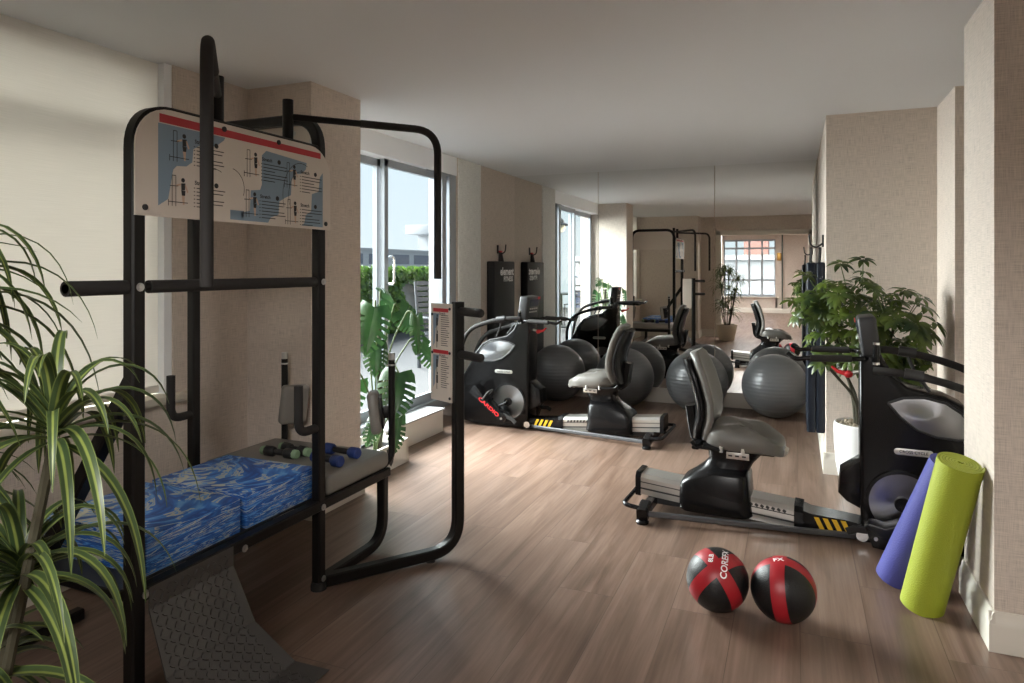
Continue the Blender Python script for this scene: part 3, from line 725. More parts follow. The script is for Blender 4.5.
# J hooks
for x in (XR, XL):
    b = MB(); b.tube(fillet([(x, YB-.02, .705), (x, YB-.13, .705), (x, YB-.13, .905)], .06, 8), .019, 14, up=(1, 0, 0)); rp('hook', b, M['foamgrip'])
# bench frame
for x in (XR, XL+.03):
    b = MB(); b.rect([(x, 1.30 if x < -2 else YA+.02, .367), (x, 2.965, .367)], .045, .05); rp('bench_rail', b, M['steel'])
    b = MB(); b.rect(fillet([(x, 2.93, .36), (x, 2.93, .03), (x, YB+.02, .03)], .13, 10), .045, .045, up=(1, 0, 0)); rp('leg', b, M['steel'])
b = MB(); b.rect(fillet([(XL+.03, 1.34, .36), (XL+.03, 1.34, .03), (XL+.03, 1.85, .03)], .13, 10), .045, .045, up=(1, 0, 0)); rp('leg', b, M['steel'])
for y in (YA+.02, YB, 2.945):
    b = MB(); b.rect([(XR-.02, y, .36), (XL+.05, y, .36)], .045, .045); rp('cross_rail', b, M['steel'])
b = MB(); b.span(XL+.03, XR-.028, 1.50, 2.46, .386, .3925); rp('deck', b, M['plastic2'])
b = MB(); b.rect([(XR, YA, 1.05), (-2.38, YA, .37)], .05, .05, up=(0, 1, 0)); rp('diagonal_brace', b, M['steel'])
# bench pad
b = MB(); b.box((-2.27, 2.72, .430), (.74, .50, .085), None, .026, 4); rp('bench_pad', b, M['pad'])
# uprights with hip pads at the bench end
for x, s_, zt in ((XR, 1, .93), (XL+.06, -1, .90)):
    b = MB(); b.tube(fillet([(x, 2.93, .40), (x+.01*s_, 3.0, .43), (x+.01*s_, 3.0, zt)], .06, 6), .0175, 12, up=(1, 0, 0)); u_ = rp('pad_upright', b, M['steel'])
    b = MB(); b.cyl((x+.01*s_, 3.0, zt), (x+.01*s_, 3.0, zt+.035), .0165, 12); b.cyl((x+.01*s_, 3.0, zt-.03), (x+.01*s_, 3.0, zt-.022), .020, 16); sub('collar', b, M['bolt'], u_)
    q = Matrix.Rotation(R(-8*s_), 3, 'Y') @ Matrix.Rotation(R(30*s_), 3, 'Z')
    c_ = V((x-.075*s_, 2.975, .66))
    b = MB(); b.box(c_, (.055, .15, .215), q, .022, 3); rp('hip_pad', b, M['pad'])
    b = MB(); b.box(c_+q @ V((.034*s_, 0, -.005)), (.012, .10, .16), q, .003); b.box(c_+q @ V((.055*s_, 0.01, -.01)), (.05, .035, .06), q, .004); rp('pad_bracket', b, M['steel'])
# dip arm on the diagonal
D0 = V((XR+.02, YB+.02, .035)); D1 = V((-1.52, 2.98, .035)); D2 = V((-1.52, 2.98, 1.235))
b = MB(); b.rect(fillet([D0, D1, D2], .15, 12), .05, .05, up=(.8, -.6, 0)); da = rp('dip_arm', b, M['steel'])
b = MB(); b.cyl((-1.605, 2.86, 0), (-1.605, 2.86, .02), .022, 14); sub('rubber_foot', b, M['foamgrip'], da)
for z in (1.19, .98):
    for dx, dy in ((.155, -.075), (-.02, .13)):
        if dx < 0: continue
        b = MB(); b.cyl((-1.50, 2.97, z), (-1.52+dx, 2.98+dy, z-.003), .021, 16); b.ball((-1.52+dx, 2.98+dy, z-.003), .021, nv=8, nu=16); sub('foam_handle', b, M['foamgrip'], da)
# side placard on the dip arm
SP0 = V((-1.535, 2.95, .0)); sd = V((-.78, .35, 0)).normalized(); sw = .165
def so(u, z, h=.0): return SP0 + sd*(sw*(1-u)) + V((0, 0, z)) + V((.35, -.78, 0)).normalized()*-0 + V((-sd.y, sd.x, 0))*(-h)
sn = V((-sd.y, sd.x, 0)); sn = sn if sn.y < 0 else -sn
def so(u, z, h=.0): return SP0 + sd*(sw*(1-u)) + V((0, 0, z)) + sn*h
b = MB(); b.loft([[so(0, .745), so(1, .745), so(1, 1.225), so(0, 1.225)], [so(0, .745, .006), so(1, .745, .006), so(1, 1.225, .006), so(0, 1.225, .006)]]); spl = rp('side_placard', b, M['board'])
def sflat(mb, pts, h=.0068): mb.f([mb.v(so(u, z, h)) for u, z in pts])
b = MB()
for z in (1.195, .99): sflat(b, [(.12, z-.012), (.86, z-.012), (.86, z+.006), (.12, z+.006)])
sub('red_stripe', b, M['redstripe'], spl)
b = MB()
for z in (1.18, .975):
    sflat(b, [(.12, z-.17), (.2, z-.15), (.24, z-.08), (.36, z-.05), (.42, z-.005), (.12, z-.005)])
sub('blue_patch', b, M['blueprint'], spl)
b = MB(); rr = random.Random(5)
for z in (1.165, .96):
    for k in range(15):
        L = rr.uniform(.25, .42); sflat(b, [(.5, z-.0105*k), (.5+L, z-.0105*k), (.5+L, z-.0105*k+.0032), (.5, z-.0105*k+.0032)], .0072)
    for dz in (.05, .13):
        sflat(b, [(.27, z-dz), (.36, z-dz), (.36, z-dz+.04), (.27, z-dz+.04)], .0072); sflat(b, [(.29, z-dz+.042), (.35, z-dz+.042), (.35, z-dz+.055), (.29, z-dz+.055)], .0072)
        sflat(b, [(.29, z-dz-.03), (.32, z-dz-.03), (.32, z-dz), (.29, z-dz)], .0072)
    text_faces(b, 'Stretch', .017, lambda x, y: so(.42, z+.01, .0072) - sd*x + V((0, 0, y)), .012, 'LEFT')
sub('printed_text', b, M['blackprint'], spl)
b = MB()
for u, z in ((.93, 1.2), (.93, .985), (.93, .765), (.08, 1.17), (.08, .98)): b.cyl(so(u, z, .005), so(u, z, .010), .007, 12)
sub('screw_cap', b, M['blackprint'], spl)
# tread plate (calf ramp)
py0, py1 = 1.555, 1.905
prof = [(-1.888, .385), (-1.888, .315), (-1.80, .125), (-1.63, .012), (-1.49, .006)]
def ramp_xz(s):     # point and normal along the profile by arc length
    acc = 0
    for (x0, z0), (x1, z1) in zip(prof[:-1], prof[1:]):
        L = math.hypot(x1-x0, z1-z0)
        if s <= acc+L or (x1, z1) == prof[-1]:
            f_ = min(1, (s-acc)/L); t_ = V(((x1-x0)/L, 0, (z1-z0)/L)); n_ = V((-t_.z, 0, t_.x))
            return V((x0+(x1-x0)*f_, 0, z0+(z1-z0)*f_)), t_, n_
        acc += L
b = MB()
rings = []
for i, (x, z) in enumerate(prof):
    wd = .0 if i < 2 else .012*(i-1)
    rings.append([V((x, py0-wd, z)), V((x, py1+wd, z)), V((x+.004, py1+wd, z+.005)), V((x+.004, py0-wd, z+.005))])
b.loft(rings)
tot = sum(math.hypot(x1-x0, z1-z0) for (x0, z0), (x1, z1) in zip(prof[:-1], prof[1:]))
st = .027; i = 0; s_ = .018
while s_ < tot-.015:
    j = 0; y = py0+.015
    while y < py1-.012:
        p, t_, n_ = ramp_xz(s_); ang = R(50 if (i+j) % 2 else -40)
        a_ = (t_*math.cos(ang) + V((0, 1, 0))*math.sin(ang)); c_ = n_.cross(a_)
        ctr = V((p.x, y, p.z)) + n_*.0052 + V((.002, 0, .001))
        A = [ctr+a_*.0120, ctr+c_*.0030, ctr-a_*.0120, ctr-c_*.0030]; vs = [b.v(q) for q in A]; tp = [b.v(ctr+a_*.008+n_*.0032), b.v(ctr-a_*.008+n_*.0032)]
        b.f([vs[0], vs[1], tp[0]]); b.f([vs[0], tp[0], vs[3]]); b.f([vs[2], tp[1], vs[1]]); b.f([vs[2], vs[3], tp[1]]); b.f([vs[1], tp[1], tp[0]]); b.f([vs[3], tp[0], tp[1]])
        y += st; j += 1
    s_ += st*.8; i += 1
b.bm.transform(Matrix.Translation(-rk.location)); b.build('tread_plate', M['plate'], rk, sharp=18)

# foam blocks on the bench deck
for i, (y0, y1) in enumerate(((1.60, 2.01), (2.04, 2.45))):
    b = MB(); b.box((0, 0, .066), (.505, y1-y0, .132), None, .004, 2); o = b.build('foam_block', M['foam']); o.location = (-2.205, (y0+y1)/2, .393)
    tag(o, ['marbled blue foam block above the black tread plate, by the striped plant', 'marbled blue foam block next to the grey bench pad and dumbbells'][i], 'foam block', 'marbled blue foam blocks')
# dumbbells on the pad
def dumbbell(kind, label, p0, p1, zc):
    p0 = V((*p0, 0)); p1 = V((*p1, 0)); c = (p0+p1)/2; L = (p1-p0).length; a = math.atan2(p1.y-p0.y, p1.x-p0.x)
    o = thing('dumbbell', label, 'dumbbell', (c.x, c.y, zc), a, 'dumbbells on the bench pad')
    hm, tm = (M['blueneo'], M['blackneo']) if kind == 'blue' else (M['blackneo'], M['blackneo'])
    MB().tube([(-L/2+.03, 0, 0), (-.02, 0, 0), (.02, 0, 0), (L/2-.03, 0, 0)], [.012, .0145, .0145, .012], 14).build('handle', tm, o)
    for s in (-1, 1):
        r = .027 if kind == 'blue' else .026
        prof_ = [(0, 0), (r*.8, 0), (r, .006), (r, .048), (r*.75, .058), (0, .058)]
        b = MB(); b.lathe([(q, s*(L/2-h)) for q, h in prof_], n=8 if kind != 'blue' else 14, axis='x'); hd = b.build('head', hm, o)
        if kind == 'green':
            b = MB(); b.lathe([(0, s*(L/2+.022)), (.019, s*(L/2+.022)), (.022, s*(L/2+.016)), (.022, s*(L/2-.02)), (0, s*(L/2-.02))], n=18, axis='x'); b.build('end_cap', M['greenneo'], hd)
    return o
dumbbell('green', 'black dumbbell with pale green ends, the one touching the blue foam block', (-2.41, 2.645), (-2.235, 2.645), .501)
dumbbell('green', 'black dumbbell with pale green ends, lying behind its twin', (-2.375, 2.735), (-2.205, 2.70), .501)
dumbbell('blue', 'blue headed dumbbell partly hidden behind the rack post', (-2.13, 2.655), (-1.945, 2.625), .5005)
dumbbell('blue', 'blue headed dumbbell close to the hip pad at the bench end', (-2.17, 2.80), (-1.955, 2.775), .5005)

# ------------------------------------------------------------------ recumbent bikes
def make_bike(label, loc, rz):
    o = thing('recumbent_bike', label, 'exercise bike', loc, rz, 'recumbent exercise bikes')
    B = lambda name, mb, m, par=None: mb.build(name, m, o if par is None else par)
    # rear stabiliser with feet and a carrying loop
    b = MB(); b.rect([(.03, -.27, .055), (.03, .27, .055)], .06, .045); rs = B('rear_stabilizer', b, M['plastic'])
    for s in (-1, 1):
        b = MB(); b.rect([(.03, s*.20, .07), (.03, s*.30, .045)], .075, .06, ch=.01); b.lathe([(0, .0), (.033, .0), (.036, .012), (.026, .022), (0, .022)], (.03, s*.285, 0), 20); B('foot', b, M['plastic'])
    b = MB(); b.tube(fillet([(.02, -.27, .075), (-.085, -.27, .085), (-.085, .27, .085), (.02, .27, .075)], .07, 8), .0125, 12); B('carry_handle', b, M['plastic'])
    # aluminium rail
    def rail_z(x): return .205 + (.135-.205)*x/.81
    b = MB(); rings = []
    for x in (-.035, .80):
        zt = rail_z(x); hw = .085
        rings.append([V((x, -hw, zt-.115)), V((x, hw, zt-.115)), V((x, hw, zt-.02)), V((x, hw-.018, zt)), V((x, -hw+.018, zt)), V((x, -hw, zt-.02))])
    b.loft(rings); rl = B('seat_rail', b, M['alu'])
    b = MB()
    for s in (-1, 1):
        for dz, hh in ((-.046, .005), (-.084, .009)):
            b.loft([[V((x, s*.0845, rail_z(x)+dz)), V((x, s*.087, rail_z(x)+dz)), V((x, s*.087, rail_z(x)+dz+hh)), V((x, s*.0845, rail_z(x)+dz+hh))] for x in (-.03, .795)])
    b.build('slot', M['alug'], rl)
    b = MB()
    for s in (-1, 1):
        for k in range(7): b.box((.575+.028*k, s*.088, rail_z(.6)-.028-.0025*k), (.018, .003, .014), Matrix.Rotation(R(35), 3, 'Y'), .003)
    b.build('adjuster_teeth', M['alug'], rl)
    for x0, x1, g in ((-.06, -.03, .008), (.79, .835, .006)):
        b = MB(); rings = []
        for x in (x0, x1):
            zt = rail_z(x)+g; rings.append([V((x, -.093, zt-.13)), V((x, .093, zt-.13)), V((x, .093, zt-.025)), V((x, .07, zt)), V((x, -.07, zt)), V((x, -.093, zt-.025))])
        b.loft(rings); B('rail_end_cap', b, M['plastic'])
    # lower frame bars and the sloping link with hazard stripes
    b = MB(); b.rect([(.03, 0, .055), (.85, 0, .045)], .05, .06); B('frame_bar', b, M['plastic2'])
    for s in (-1, 1):
        b = MB(); b.rect([(1.08, s*.075, .03), (.05, s*.262, .048)], .03, .022); B('frame_bar', b, M['greysteel'])
    b = MB(); rings = []
    for x, zt, zb, hw in ((.83, .125, .03, .08), (.87, .112, .02, .075), (1.04, .10, .012, .07), (1.14, .09, .01, .07)):
        rings.append([V((x, -hw, zb)), V((x, hw, zb)), V((x, hw, zt)), V((x, -hw, zt))])
    b.loft(rings); ln = B('frame_link', b, M['plastic'])
    b = MB()
    for s in (-1, 1):
        for k in range(4):
            x = .885+.042*k
            b.f([b.v((q, s*.0765, z)) for q, z in ((x+.038, .02), (x+.062, .02), (x+.024, .098), (x, .098))])
    b.build('hazard_stripe', M['yellow'], ln)
    # seat carriage
    rg = []
    def ring(z, x0, x1, hw, e=.55, n=28):
        cx, rx = (x0+x1)/2, (x1-x0)/2; out = []
        for k in range(n):
            a = 2*PI*k/n; ca, sa = math.cos(a), math.sin(a)
            out.append(V((cx+rx*math.copysign(abs(ca)**e, ca), hw*math.copysign(abs(sa)**e, sa), z(cx+rx*math.copysign(abs(ca)**e, ca)) if callable(z) else z)))
        return out
    sl = lambda z0: (lambda x: z0 + .075*max(0, min(1, (x-.19)/.17)))
    b = MB(); b.loft([ring(.045, .205, .57, .125, .3), ring(.058, .19, .585, .135, .3), ring(.13, .19, .575, .135, .3), ring(sl(.185), .195, .565, .135, .3), ring(sl(.203), .205, .56, .124, .35), ring(sl(.215), .25, .56, .105, .4), ring(.298, .315, .565, .09), ring(.335, .345, .585, .082), ring(.375, .34, .62, .082), ring(.41, .31, .66, .10), ring(.425, .31, .66, .10)])
    B('seat_carriage', b, M['plastic'])
    # seat cushion
    def cush(n=30):
        rings = []
        for z, k, g in ((.425, .93, 0), (.437, .985, 0), (.465, 1.0, 0), (.495, .99, .3), (.520, .93, .7), (.532, .8, 1), (.536, .55, 1), (.532, .25, 1)):
            r_ = []
            for q in range(n):
                a = 2*PI*q/n; ca, sa = math.cos(a), math.sin(a)
                x = .207*math.copysign(abs(ca)**.5, ca); y = .212*math.copysign(abs(sa)**.6, sa)
                if x > 0: y *= 1-.22*(x/.215)**2
                zz = z - (.05*max(0, (x-.06)/.155)**2 if x > .06 else 0)*(1 if z > .43 else .6) + g*.010*(abs(y)/.2)**2*(x < .12) + .012*(x < -.08)
                r_.append(V((.537+x*k, y*k, zz-(.014 if z > .5 else 0))))
            rings.append(r_)
        return rings
    b = MB(); b.loft(cush()); st = B('seat', b, M['vinyl2'], ); 
    b = MB()
    b.rect(fillet([(.28, -.205, .46), (.30, -.205, .435), (.44, -.20, .425)], .03, 5), .02, .02); b.rect(fillet([(.28, .205, .46), (.30, .205, .435), (.44, .20, .425)], .03, 5), .02, .02); b.rect([(.30, -.20, .425), (.30, .20, .425)], .02, .04)
    b.span(.33, .70, -.15, .15, .405, .43, .008); B('seat_pan', b, M['plastic'])
    for s in (-1, 1):
        b = MB(); b.span(.46, .575, min(s*.185, s*.19), max(s*.185, s*.19), .383, .418, .001)
        for x in (.435, .545): b.tube([(x, s*.2, .445), (x, s*.203, .415)], .010, 10)
        b.mi = 1
        for x in (.48, .515, .55): b.box((x, s*.1915, .40), (.02, .002, .008))
        B('adjuster_bracket', b, [M['alu'], M['blackprint']])
    b = MB(); b.box((.735, .0, .41), (.04, .10, .035), Matrix.Rotation(R(35), 3, 'Y'), .004); B('adjust_lever', b, M['alu'])
    # backrest: pad and shell follow one curve
    curve = [(.362, .455, .150), (.366, .50, .178), (.375, .58, .188), (.374, .66, .186), (.360, .72, .184), (.338, .80, .180), (.313, .87, .168), (.299, .915, .142), (.292, .938, .10)]
    def bring(off0, off1, shrink):
        rings = []
        for i, (x, z, hw) in enumerate(curve):
            a = curve[max(i-1, 0)]; c = curve[min(i+1, len(curve)-1)]; t_ = V((c[0]-a[0], 0, c[1]-a[1])).normalized(); n_ = V((t_.z, 0, -t_.x))   # n_ points forward
            r_ = []
            for k in range(24):
                an = 2*PI*k/24; ca, sa = math.cos(an), math.sin(an)
                u = math.copysign(abs(ca)**.6, ca)*hw*shrink; d_ = (math.copysign(abs(sa)**.6, sa)*.5+.5)*(off1-off0)+off0
                d_ += .035*(abs(u)/.19)**2 if .50 < z < .93 else .02*(abs(u)/.19)**2
                r_.append(V((x, u, z)) + n_*d_)
            rings.append(r_)
        return rings
    b = MB(); b.loft(bring(-.055, 0.0, 1)); B('backrest', b, M['vinyl2'])
    b = MB(); b.loft([[p + V((-.002, 0, -.004)) for p in r_] for r_ in bring(-.10, -.05, .93)[:8]]); B('backrest_shell', b, M['plastic'])
    b = MB(); b.rect(fillet([(.24, 0, .62), (.27, 0, .42), (.40, 0, .41)], .06, 6), .10, .05, up=(0, 1, 0)); B('backrest_post', b, M['plastic'])
    # shroud with the console tower
    out = [(1.115, .012), (1.10, .20), (1.098, .96), (1.135, .985), (1.185, .985), (1.215, .93), (1.25, .865), (1.31, .812), (1.39, .79), (1.47, .775), (1.55, .735), (1.62, .65), (1.68, .54), (1.75, .42), (1.80, .31), (1.82, .20), (1.80, .09), (1.74, .03), (1.60, .012)]
    b = MB(); b.prism(out, -.105, .105, 'y', .018, 3); sh = B('shroud', b, M['shroud'])
    b = MB()
    rim = [(1.225, .728), (1.29, .757), (1.38, .765), (1.47, .745), (1.535, .70), (1.575, .64), (1.59, .585), (1.52, .574), (1.43, .580), (1.35, .606), (1.28, .66)]
    for s in (-1, 1):
        b = MB(); b.prism(rim, *sorted((s*.100, s*.112)), 'y', .003); sp_ = b.build('silver_panel', M['silverlens'], sh)
        b = MB(); b.tube([V((x, s*.108, z)) for x, z in rim+rim[:1]], .007, 8, up=(0, 1, 0), cap=False); b.build('panel_rim', M['plastic2'], sh)
        b = MB(); b.cyl((1.285, s*.10, .235), (1.285, s*.116, .235), .148, 40); cw = B('crank_disc', b, M['silverlens'])
        b = MB(); b.lathe([(.148, s*.10), (.162, s*.10), (.162, s*.119), (.150, s*.121), (.146, s*.117)], (1.285, 0, .235), 40, 'y'); b.build('disc_rim', M['plastic'], cw)
        b = MB(); b.cyl((1.285, s*.116, .235), (1.285, s*.135, .235), .035, 24); b.build('disc_hub', M['plastic'], cw)
    # badges
    for s in (-1, 1):
        b = MB(); L, r = .17, .016; pts = [(-L/2+r+r*math.cos(a), r*math.sin(a)) for a in [R(90+22.5*k) for k in range(9)]] + [(L/2-r+r*math.cos(a), r*math.sin(a)) for a in [R(-90+22.5*k) for k in range(9)]]
        b.prism([(1.335+x, .492+z) for x, z in pts], *sorted((s*.104, s*.1085)), 'y', .001); bd = B('badge', b, M['alu'])
        b = MB(); text_faces(b, 'CROSS CYCLE', .0195, lambda x, y: V((1.335 + (x if s < 0 else -x), s*.1093, .492+y)), .02); b.build('lettering', M['blackprint'], bd)
    # cranks and pedals
    for s, ang in ((-1, 150), (1, -30)):
        ca, sa = math.cos(R(ang)), math.sin(R(ang))
        ctr = V((1.285, s*.15, .235)); tip = ctr + V((ca*.15, 0, sa*.15))
        if s < 0: tip = V((1.31, s*.165, .16))
        else: tip = V((1.37, s*.165, .19))
        b = MB(); b.rect([ctr, tip], .035, .022, up=(0, 1, 0), ch=.006); B('crank', b, M['plastic'])
        dv = V((-.80, 0, -.60)) if s > 0 else V((-.93, 0, -.34)); dv.normalize()
        up_ = V((-dv.z, 0, dv.x)); up_ = up_ if up_.z > 0 else -up_
        pc0 = V((1.41, .215, .23)) if s > 0 else V((1.31, -.215, .165)); rot = Matrix((dv, V((0, s, 0)), up_)).transposed()
        L2 = .20 if s > 0 else .19; kz = 1 if s > 0 else 1.7
        # a foot bed seen from the side: low heel cup at the rear end, raised toe block at the front end (local x runs to the heel)
        side = [(u_, v_*kz) for u_, v_ in [(-L2, -.035), (L2*.72, -.045), (L2, -.03), (L2, .03), (L2*.86, .036), (L2*.55, .015), (-L2*.3, .02), (-L2*.75, .05), (-L2, .045)]]
        b = MB(); b.prism(side, -.055, .055, 'y', .008, 2, f=lambda x, z, h: pc0 + rot @ V((x, h, z))); pd = B('pedal', b, M['plastic'])
        b = MB(); text_faces(b, 'CARDIO', .062, lambda x, y: pc0 + rot @ V(((x if s > 0 else -x) + (.02 if s > 0 else -.105), .0565, -.012+y*.72)), .03); b.build('lettering', M['redprint'], pd)
        b = MB(); b.tube(fillet([pc0+rot @ V((-.06, -.058, .0)), pc0+rot @ V((-.06, -.052, .09)), pc0+rot @ V((-.06, .052, .09)), pc0+rot @ V((-.06, .058, .0))], .04, 5), .010, 8); b.build('toe_loop', M['foamgrip'], pd)
        b = MB(); b.rect([pc0+rot @ V((L2*.8, .045, .02)), pc0+rot @ V((L2*1.25, .05, .05)), pc0+rot @ V((L2*1.45, .05, .045))], .035, .008, up=(0, 0, 1)); b.build('toe_strap', M['foamgrip'], pd)
        b = MB(); b.cyl(pc0+rot @ V((L2*.85, .054, -.012)), pc0+rot @ V((L2*.85, .061, -.012)), .009, 12); b.build('bolt', M['bolt'], pd)
    b = MB(); b.cyl((1.11, -.12, .05), (1.11, .12, .05), .028, 18); B('axle_cap', b, M['chrome'])
    b = MB(); b.prism([(1.105, .42), (1.01, .35), (1.0, .24), (1.04, .20), (1.105, .17)], -.075, .075, 'y', .01); B('bottle_holder', b, M['plastic'])
    # console
    b = MB(); q = Matrix.Rotation(R(-7), 3, 'Y')
    b.box((1.14, 0, 1.055), (.085, .27, .20), q, .016, 3); cs = B('console', b, M['plastic2'])
    b = MB(); b.box((1.0885, 0, 1.095), (.003, .19, .06), q, 0); b.build('screen', M['darkglass'], cs)
    b = MB()
    for i in range(4):
        for j in range(3): b.box((1.0955+.0072*j, -.07+.045*i, 1.045-.028*j), (.004, .030, .012), q)
    b.build('keypad', M['alu'], cs)
    b = MB(); b.box((1.0765, -.085, 1.135), (.004, .045, .022), q); b.build('logo_plate', M['redprint'], cs)
    b = MB(); b.box((1.15, 0, .965), (.075, .16, .06), None, .015); B('console_neck', b, M['plastic'])
    # grips: fixed bars to the rider, moving arms over the shroud
    for s in (-1, 1):
        b = MB(); b.tube(fillet([(1.13, s*.09, .945), (1.11, s*.19, .95), (.86, s*.22, .945), (.80, s*.21, .935), (.765, s*.20, .965)], .04, 6), .0115, 12); hb = B('handlebar', b, M['plastic'])
        b = MB(); b.tube([(1.06, s*.197, .95), (.87, s*.219, .945)], .0175, 14); b.build('foam_grip', M['foamgrip'], hb)
        dz_ = -.075 if s < 0 else 0
        b = MB(); b.tube(fillet([(1.16, s*.135, .965+dz_), (1.25, s*.16, .965+dz_), (1.42, s*.165, .94+dz_), (1.66, s*.165, .86+dz_), (1.755, s*.16, .62), (1.765, s*.125, .36)], .12, 8), .019, 12); ar = B('moving_arm', b, M['foamgrip'])
        b = MB(); b.tube([(1.29, s*.163, .962+dz_), (1.37, s*.165, .950+dz_)], .027, 14); b.tube(fillet([(1.33, s*.165, .955+dz_), (1.35, s*.14, .88), (1.40, s*.115, .80)], .05, 5), .0085, 8); b.build('collar', M['plastic2'], ar)
        b = MB(); b.cyl((1.17, s*.13, .925), (1.17, s*.13, 1.02), .016, 14); pg = B('upright_peg', b, M['plastic'])
        b = MB(); b.cyl((1.17, s*.13, 1.018), (1.17, s*.13, 1.03), .018, 16); b.build('chrome_ring', M['chrome'], pg); b = MB(); b.cyl((1.17, s*.13, .918), (1.17, s*.13, .93), .018, 16); b.build('chrome_ring', M['chrome'], pg)
    b = MB(); b.tube([(1.10, 0, .86), (1.07, 0, .855)], .010, 10); rl2 = B('release_lever', b, M['alu'])
    b = MB(); b.ball((1.05, 0, .845), .022, .018, .020, 14, 8); b.tube([(1.05, 0, .845), (1.0, .01, .855), (.97, .015, .88)], [.016, .010, .006], 10); b.build('lever_grip', M['red'], rl2)
    return o
bike = make_bike('recumbent bike with grey seat near the hanging mats, facing the sliding door', (-1.02, 5.56, 0), PI-R(2))
bk2 = copy_tree(bike); bk2.location = (-.79, 4.02, 0); bk2.rotation_euler = (0, 0, R(-2.5))
bk2['label'] = 'recumbent bike with taupe seat beside the bushy potted plant, facing the beige pillar'

# ------------------------------------------------------------------ balls
def gym_ball(loc, label, rot):
    o = thing('exercise_ball', label, 'exercise ball', loc, 0, 'grey exercise balls along the mirror')
    r = .295
    b = MB(); b.ball((0, 0, r), r, nu=64, nv=40); x = b.build('shell', M['gymball'], o)
    q = Matrix.Rotation(rot, 3, 'Z') @ Matrix.Rotation(R(80), 3, 'Y'); c = V((0, 0, r))+q @ V((0, 0, r))
    b = MB(); b.cyl(c - q @ V((0, 0, .004)), c+q @ V((0, 0, .003)), .012, 14); b.build('valve_plug', M['plastic2'], o)
    return o
g0 = gym_ball((-2.32, 6.85, 0), 'grey exercise ball behind the console of the bike that faces the door', 1.9)
for x, lab in ((-1.6, 'grey exercise ball just behind the seat of the bike that faces the door'), (-.885, 'grey exercise ball partly behind the taupe backrest of the nearer bike'), (-.175, 'grey exercise ball standing alone next to the navy hanging mats')):
    g = copy_tree(g0); g.location = (x, 6.85, 0); g['label'] = lab

def med_ball(loc, label, rot, texts):
    r = .1235
    o = thing('medicine_ball', label, 'medicine ball', loc, 0, 'red and black medicine balls'); o.rotation_euler = rot
    b = MB(); b.ball((0, 0, 0), r, nu=64, nv=40); x = b.build('ball', M['medball'], o)
    for body, size, u0, v0, ang in texts:
        b = MB()
        def P(x, y):
            ca, sa = math.cos(ang), math.sin(ang); u = u0+x*ca-y*sa; v = v0+x*sa+y*ca
            d = math.hypot(u, v); th = d/r
            if d < 1e-9: return V((0, 0, r*1.004))
            return V((u/d*math.sin(th), v/d*math.sin(th), math.cos(th)))*r*1.004
        text_faces(b, body, size, P, .02); b.build('lettering', M['whiteprint'], o)
    return o
# each ball's pole (where the red bands cross) is turned towards the lens or the window
def look_rot(pole, spin):
    q = V((0, 0, 1)).rotation_difference(V(pole).normalized()) @ Quaternion((0, 0, 1), spin); return q.to_euler()
def vt(spin, L):
    c, s_ = math.cos(R(-spin)), math.sin(R(-spin))
    return [(t_, z, u*c-v*s_, u*s_+v*c, R(a-spin)) for t_, z, u, v, a in L]
med_ball((-.294, 2.91, .1235), 'red and black medicine ball with the wordmark facing up, by the wood seam', look_rot((.085, -.71, .70), R(45)), vt(45, [('COREFX', .036, .026, .030, 90), ('8LB', .026, -.030, .036, 90)]))
med_ball((-.043, 2.92, .1235), 'red and black medicine ball closer to the rolled yoga mats', look_rot((-.15, -.12, .98), R(-6)), vt(-6, [('FX', .034, .0, .0, 10)]))

# ------------------------------------------------------------------ rolled yoga mats
def rolled(name, label, base, top, r, m):
    base = V(base); top = V(top)
    ax = (top-base); L = ax.length; q = V((0, 0, 1)).rotation_difference(ax.normalized())
    th = .008; pts = []
    turns = 7; n = turns*28; r0 = .012
    outer = [(r0+(r-r0)*k/n, 2*PI*turns*k/n) for k in range(n+1)]
    b = MB(); A = []
    for z in (0, L):
        A.append(([b.v(base*0 + q @ V((rr*math.cos(a), rr*math.sin(a), z))) for rr, a in outer], [b.v(q @ V(((rr-th)*math.cos(a), (rr-th)*math.sin(a), z))) for rr, a in outer]))
    (o0, i0), (o1, i1) = A
    for k in range(n):
        b.f([o0[k], o0[k+1], o1[k+1], o1[k]]); b.f([i0[k+1], i0[k], i1[k], i1[k+1]])
        b.f([o0[k+1], o0[k], i0[k], i0[k+1]]); b.f([o1[k], o1[k+1], i1[k+1], i1[k]])
    b.f([o0[n], o1[n], i1[n], i0[n]])
    o = b.build(name, m, sharp=50, norm=False); o.location = base; tag(o, label, 'yoga mat', 'rolled yoga mats leaning on the pillar'); return o
rolled('yoga_mat', 'rolled lime green yoga mat leaning on the pillar', (.480, 3.24, .016), (.589, 3.10, .650), .083, M['green'])
rolled('yoga_mat', 'rolled purple blue yoga mat behind the lime green one', (.404, 3.463, .024), (.588, 3.302, .590), .076, M['purple'])

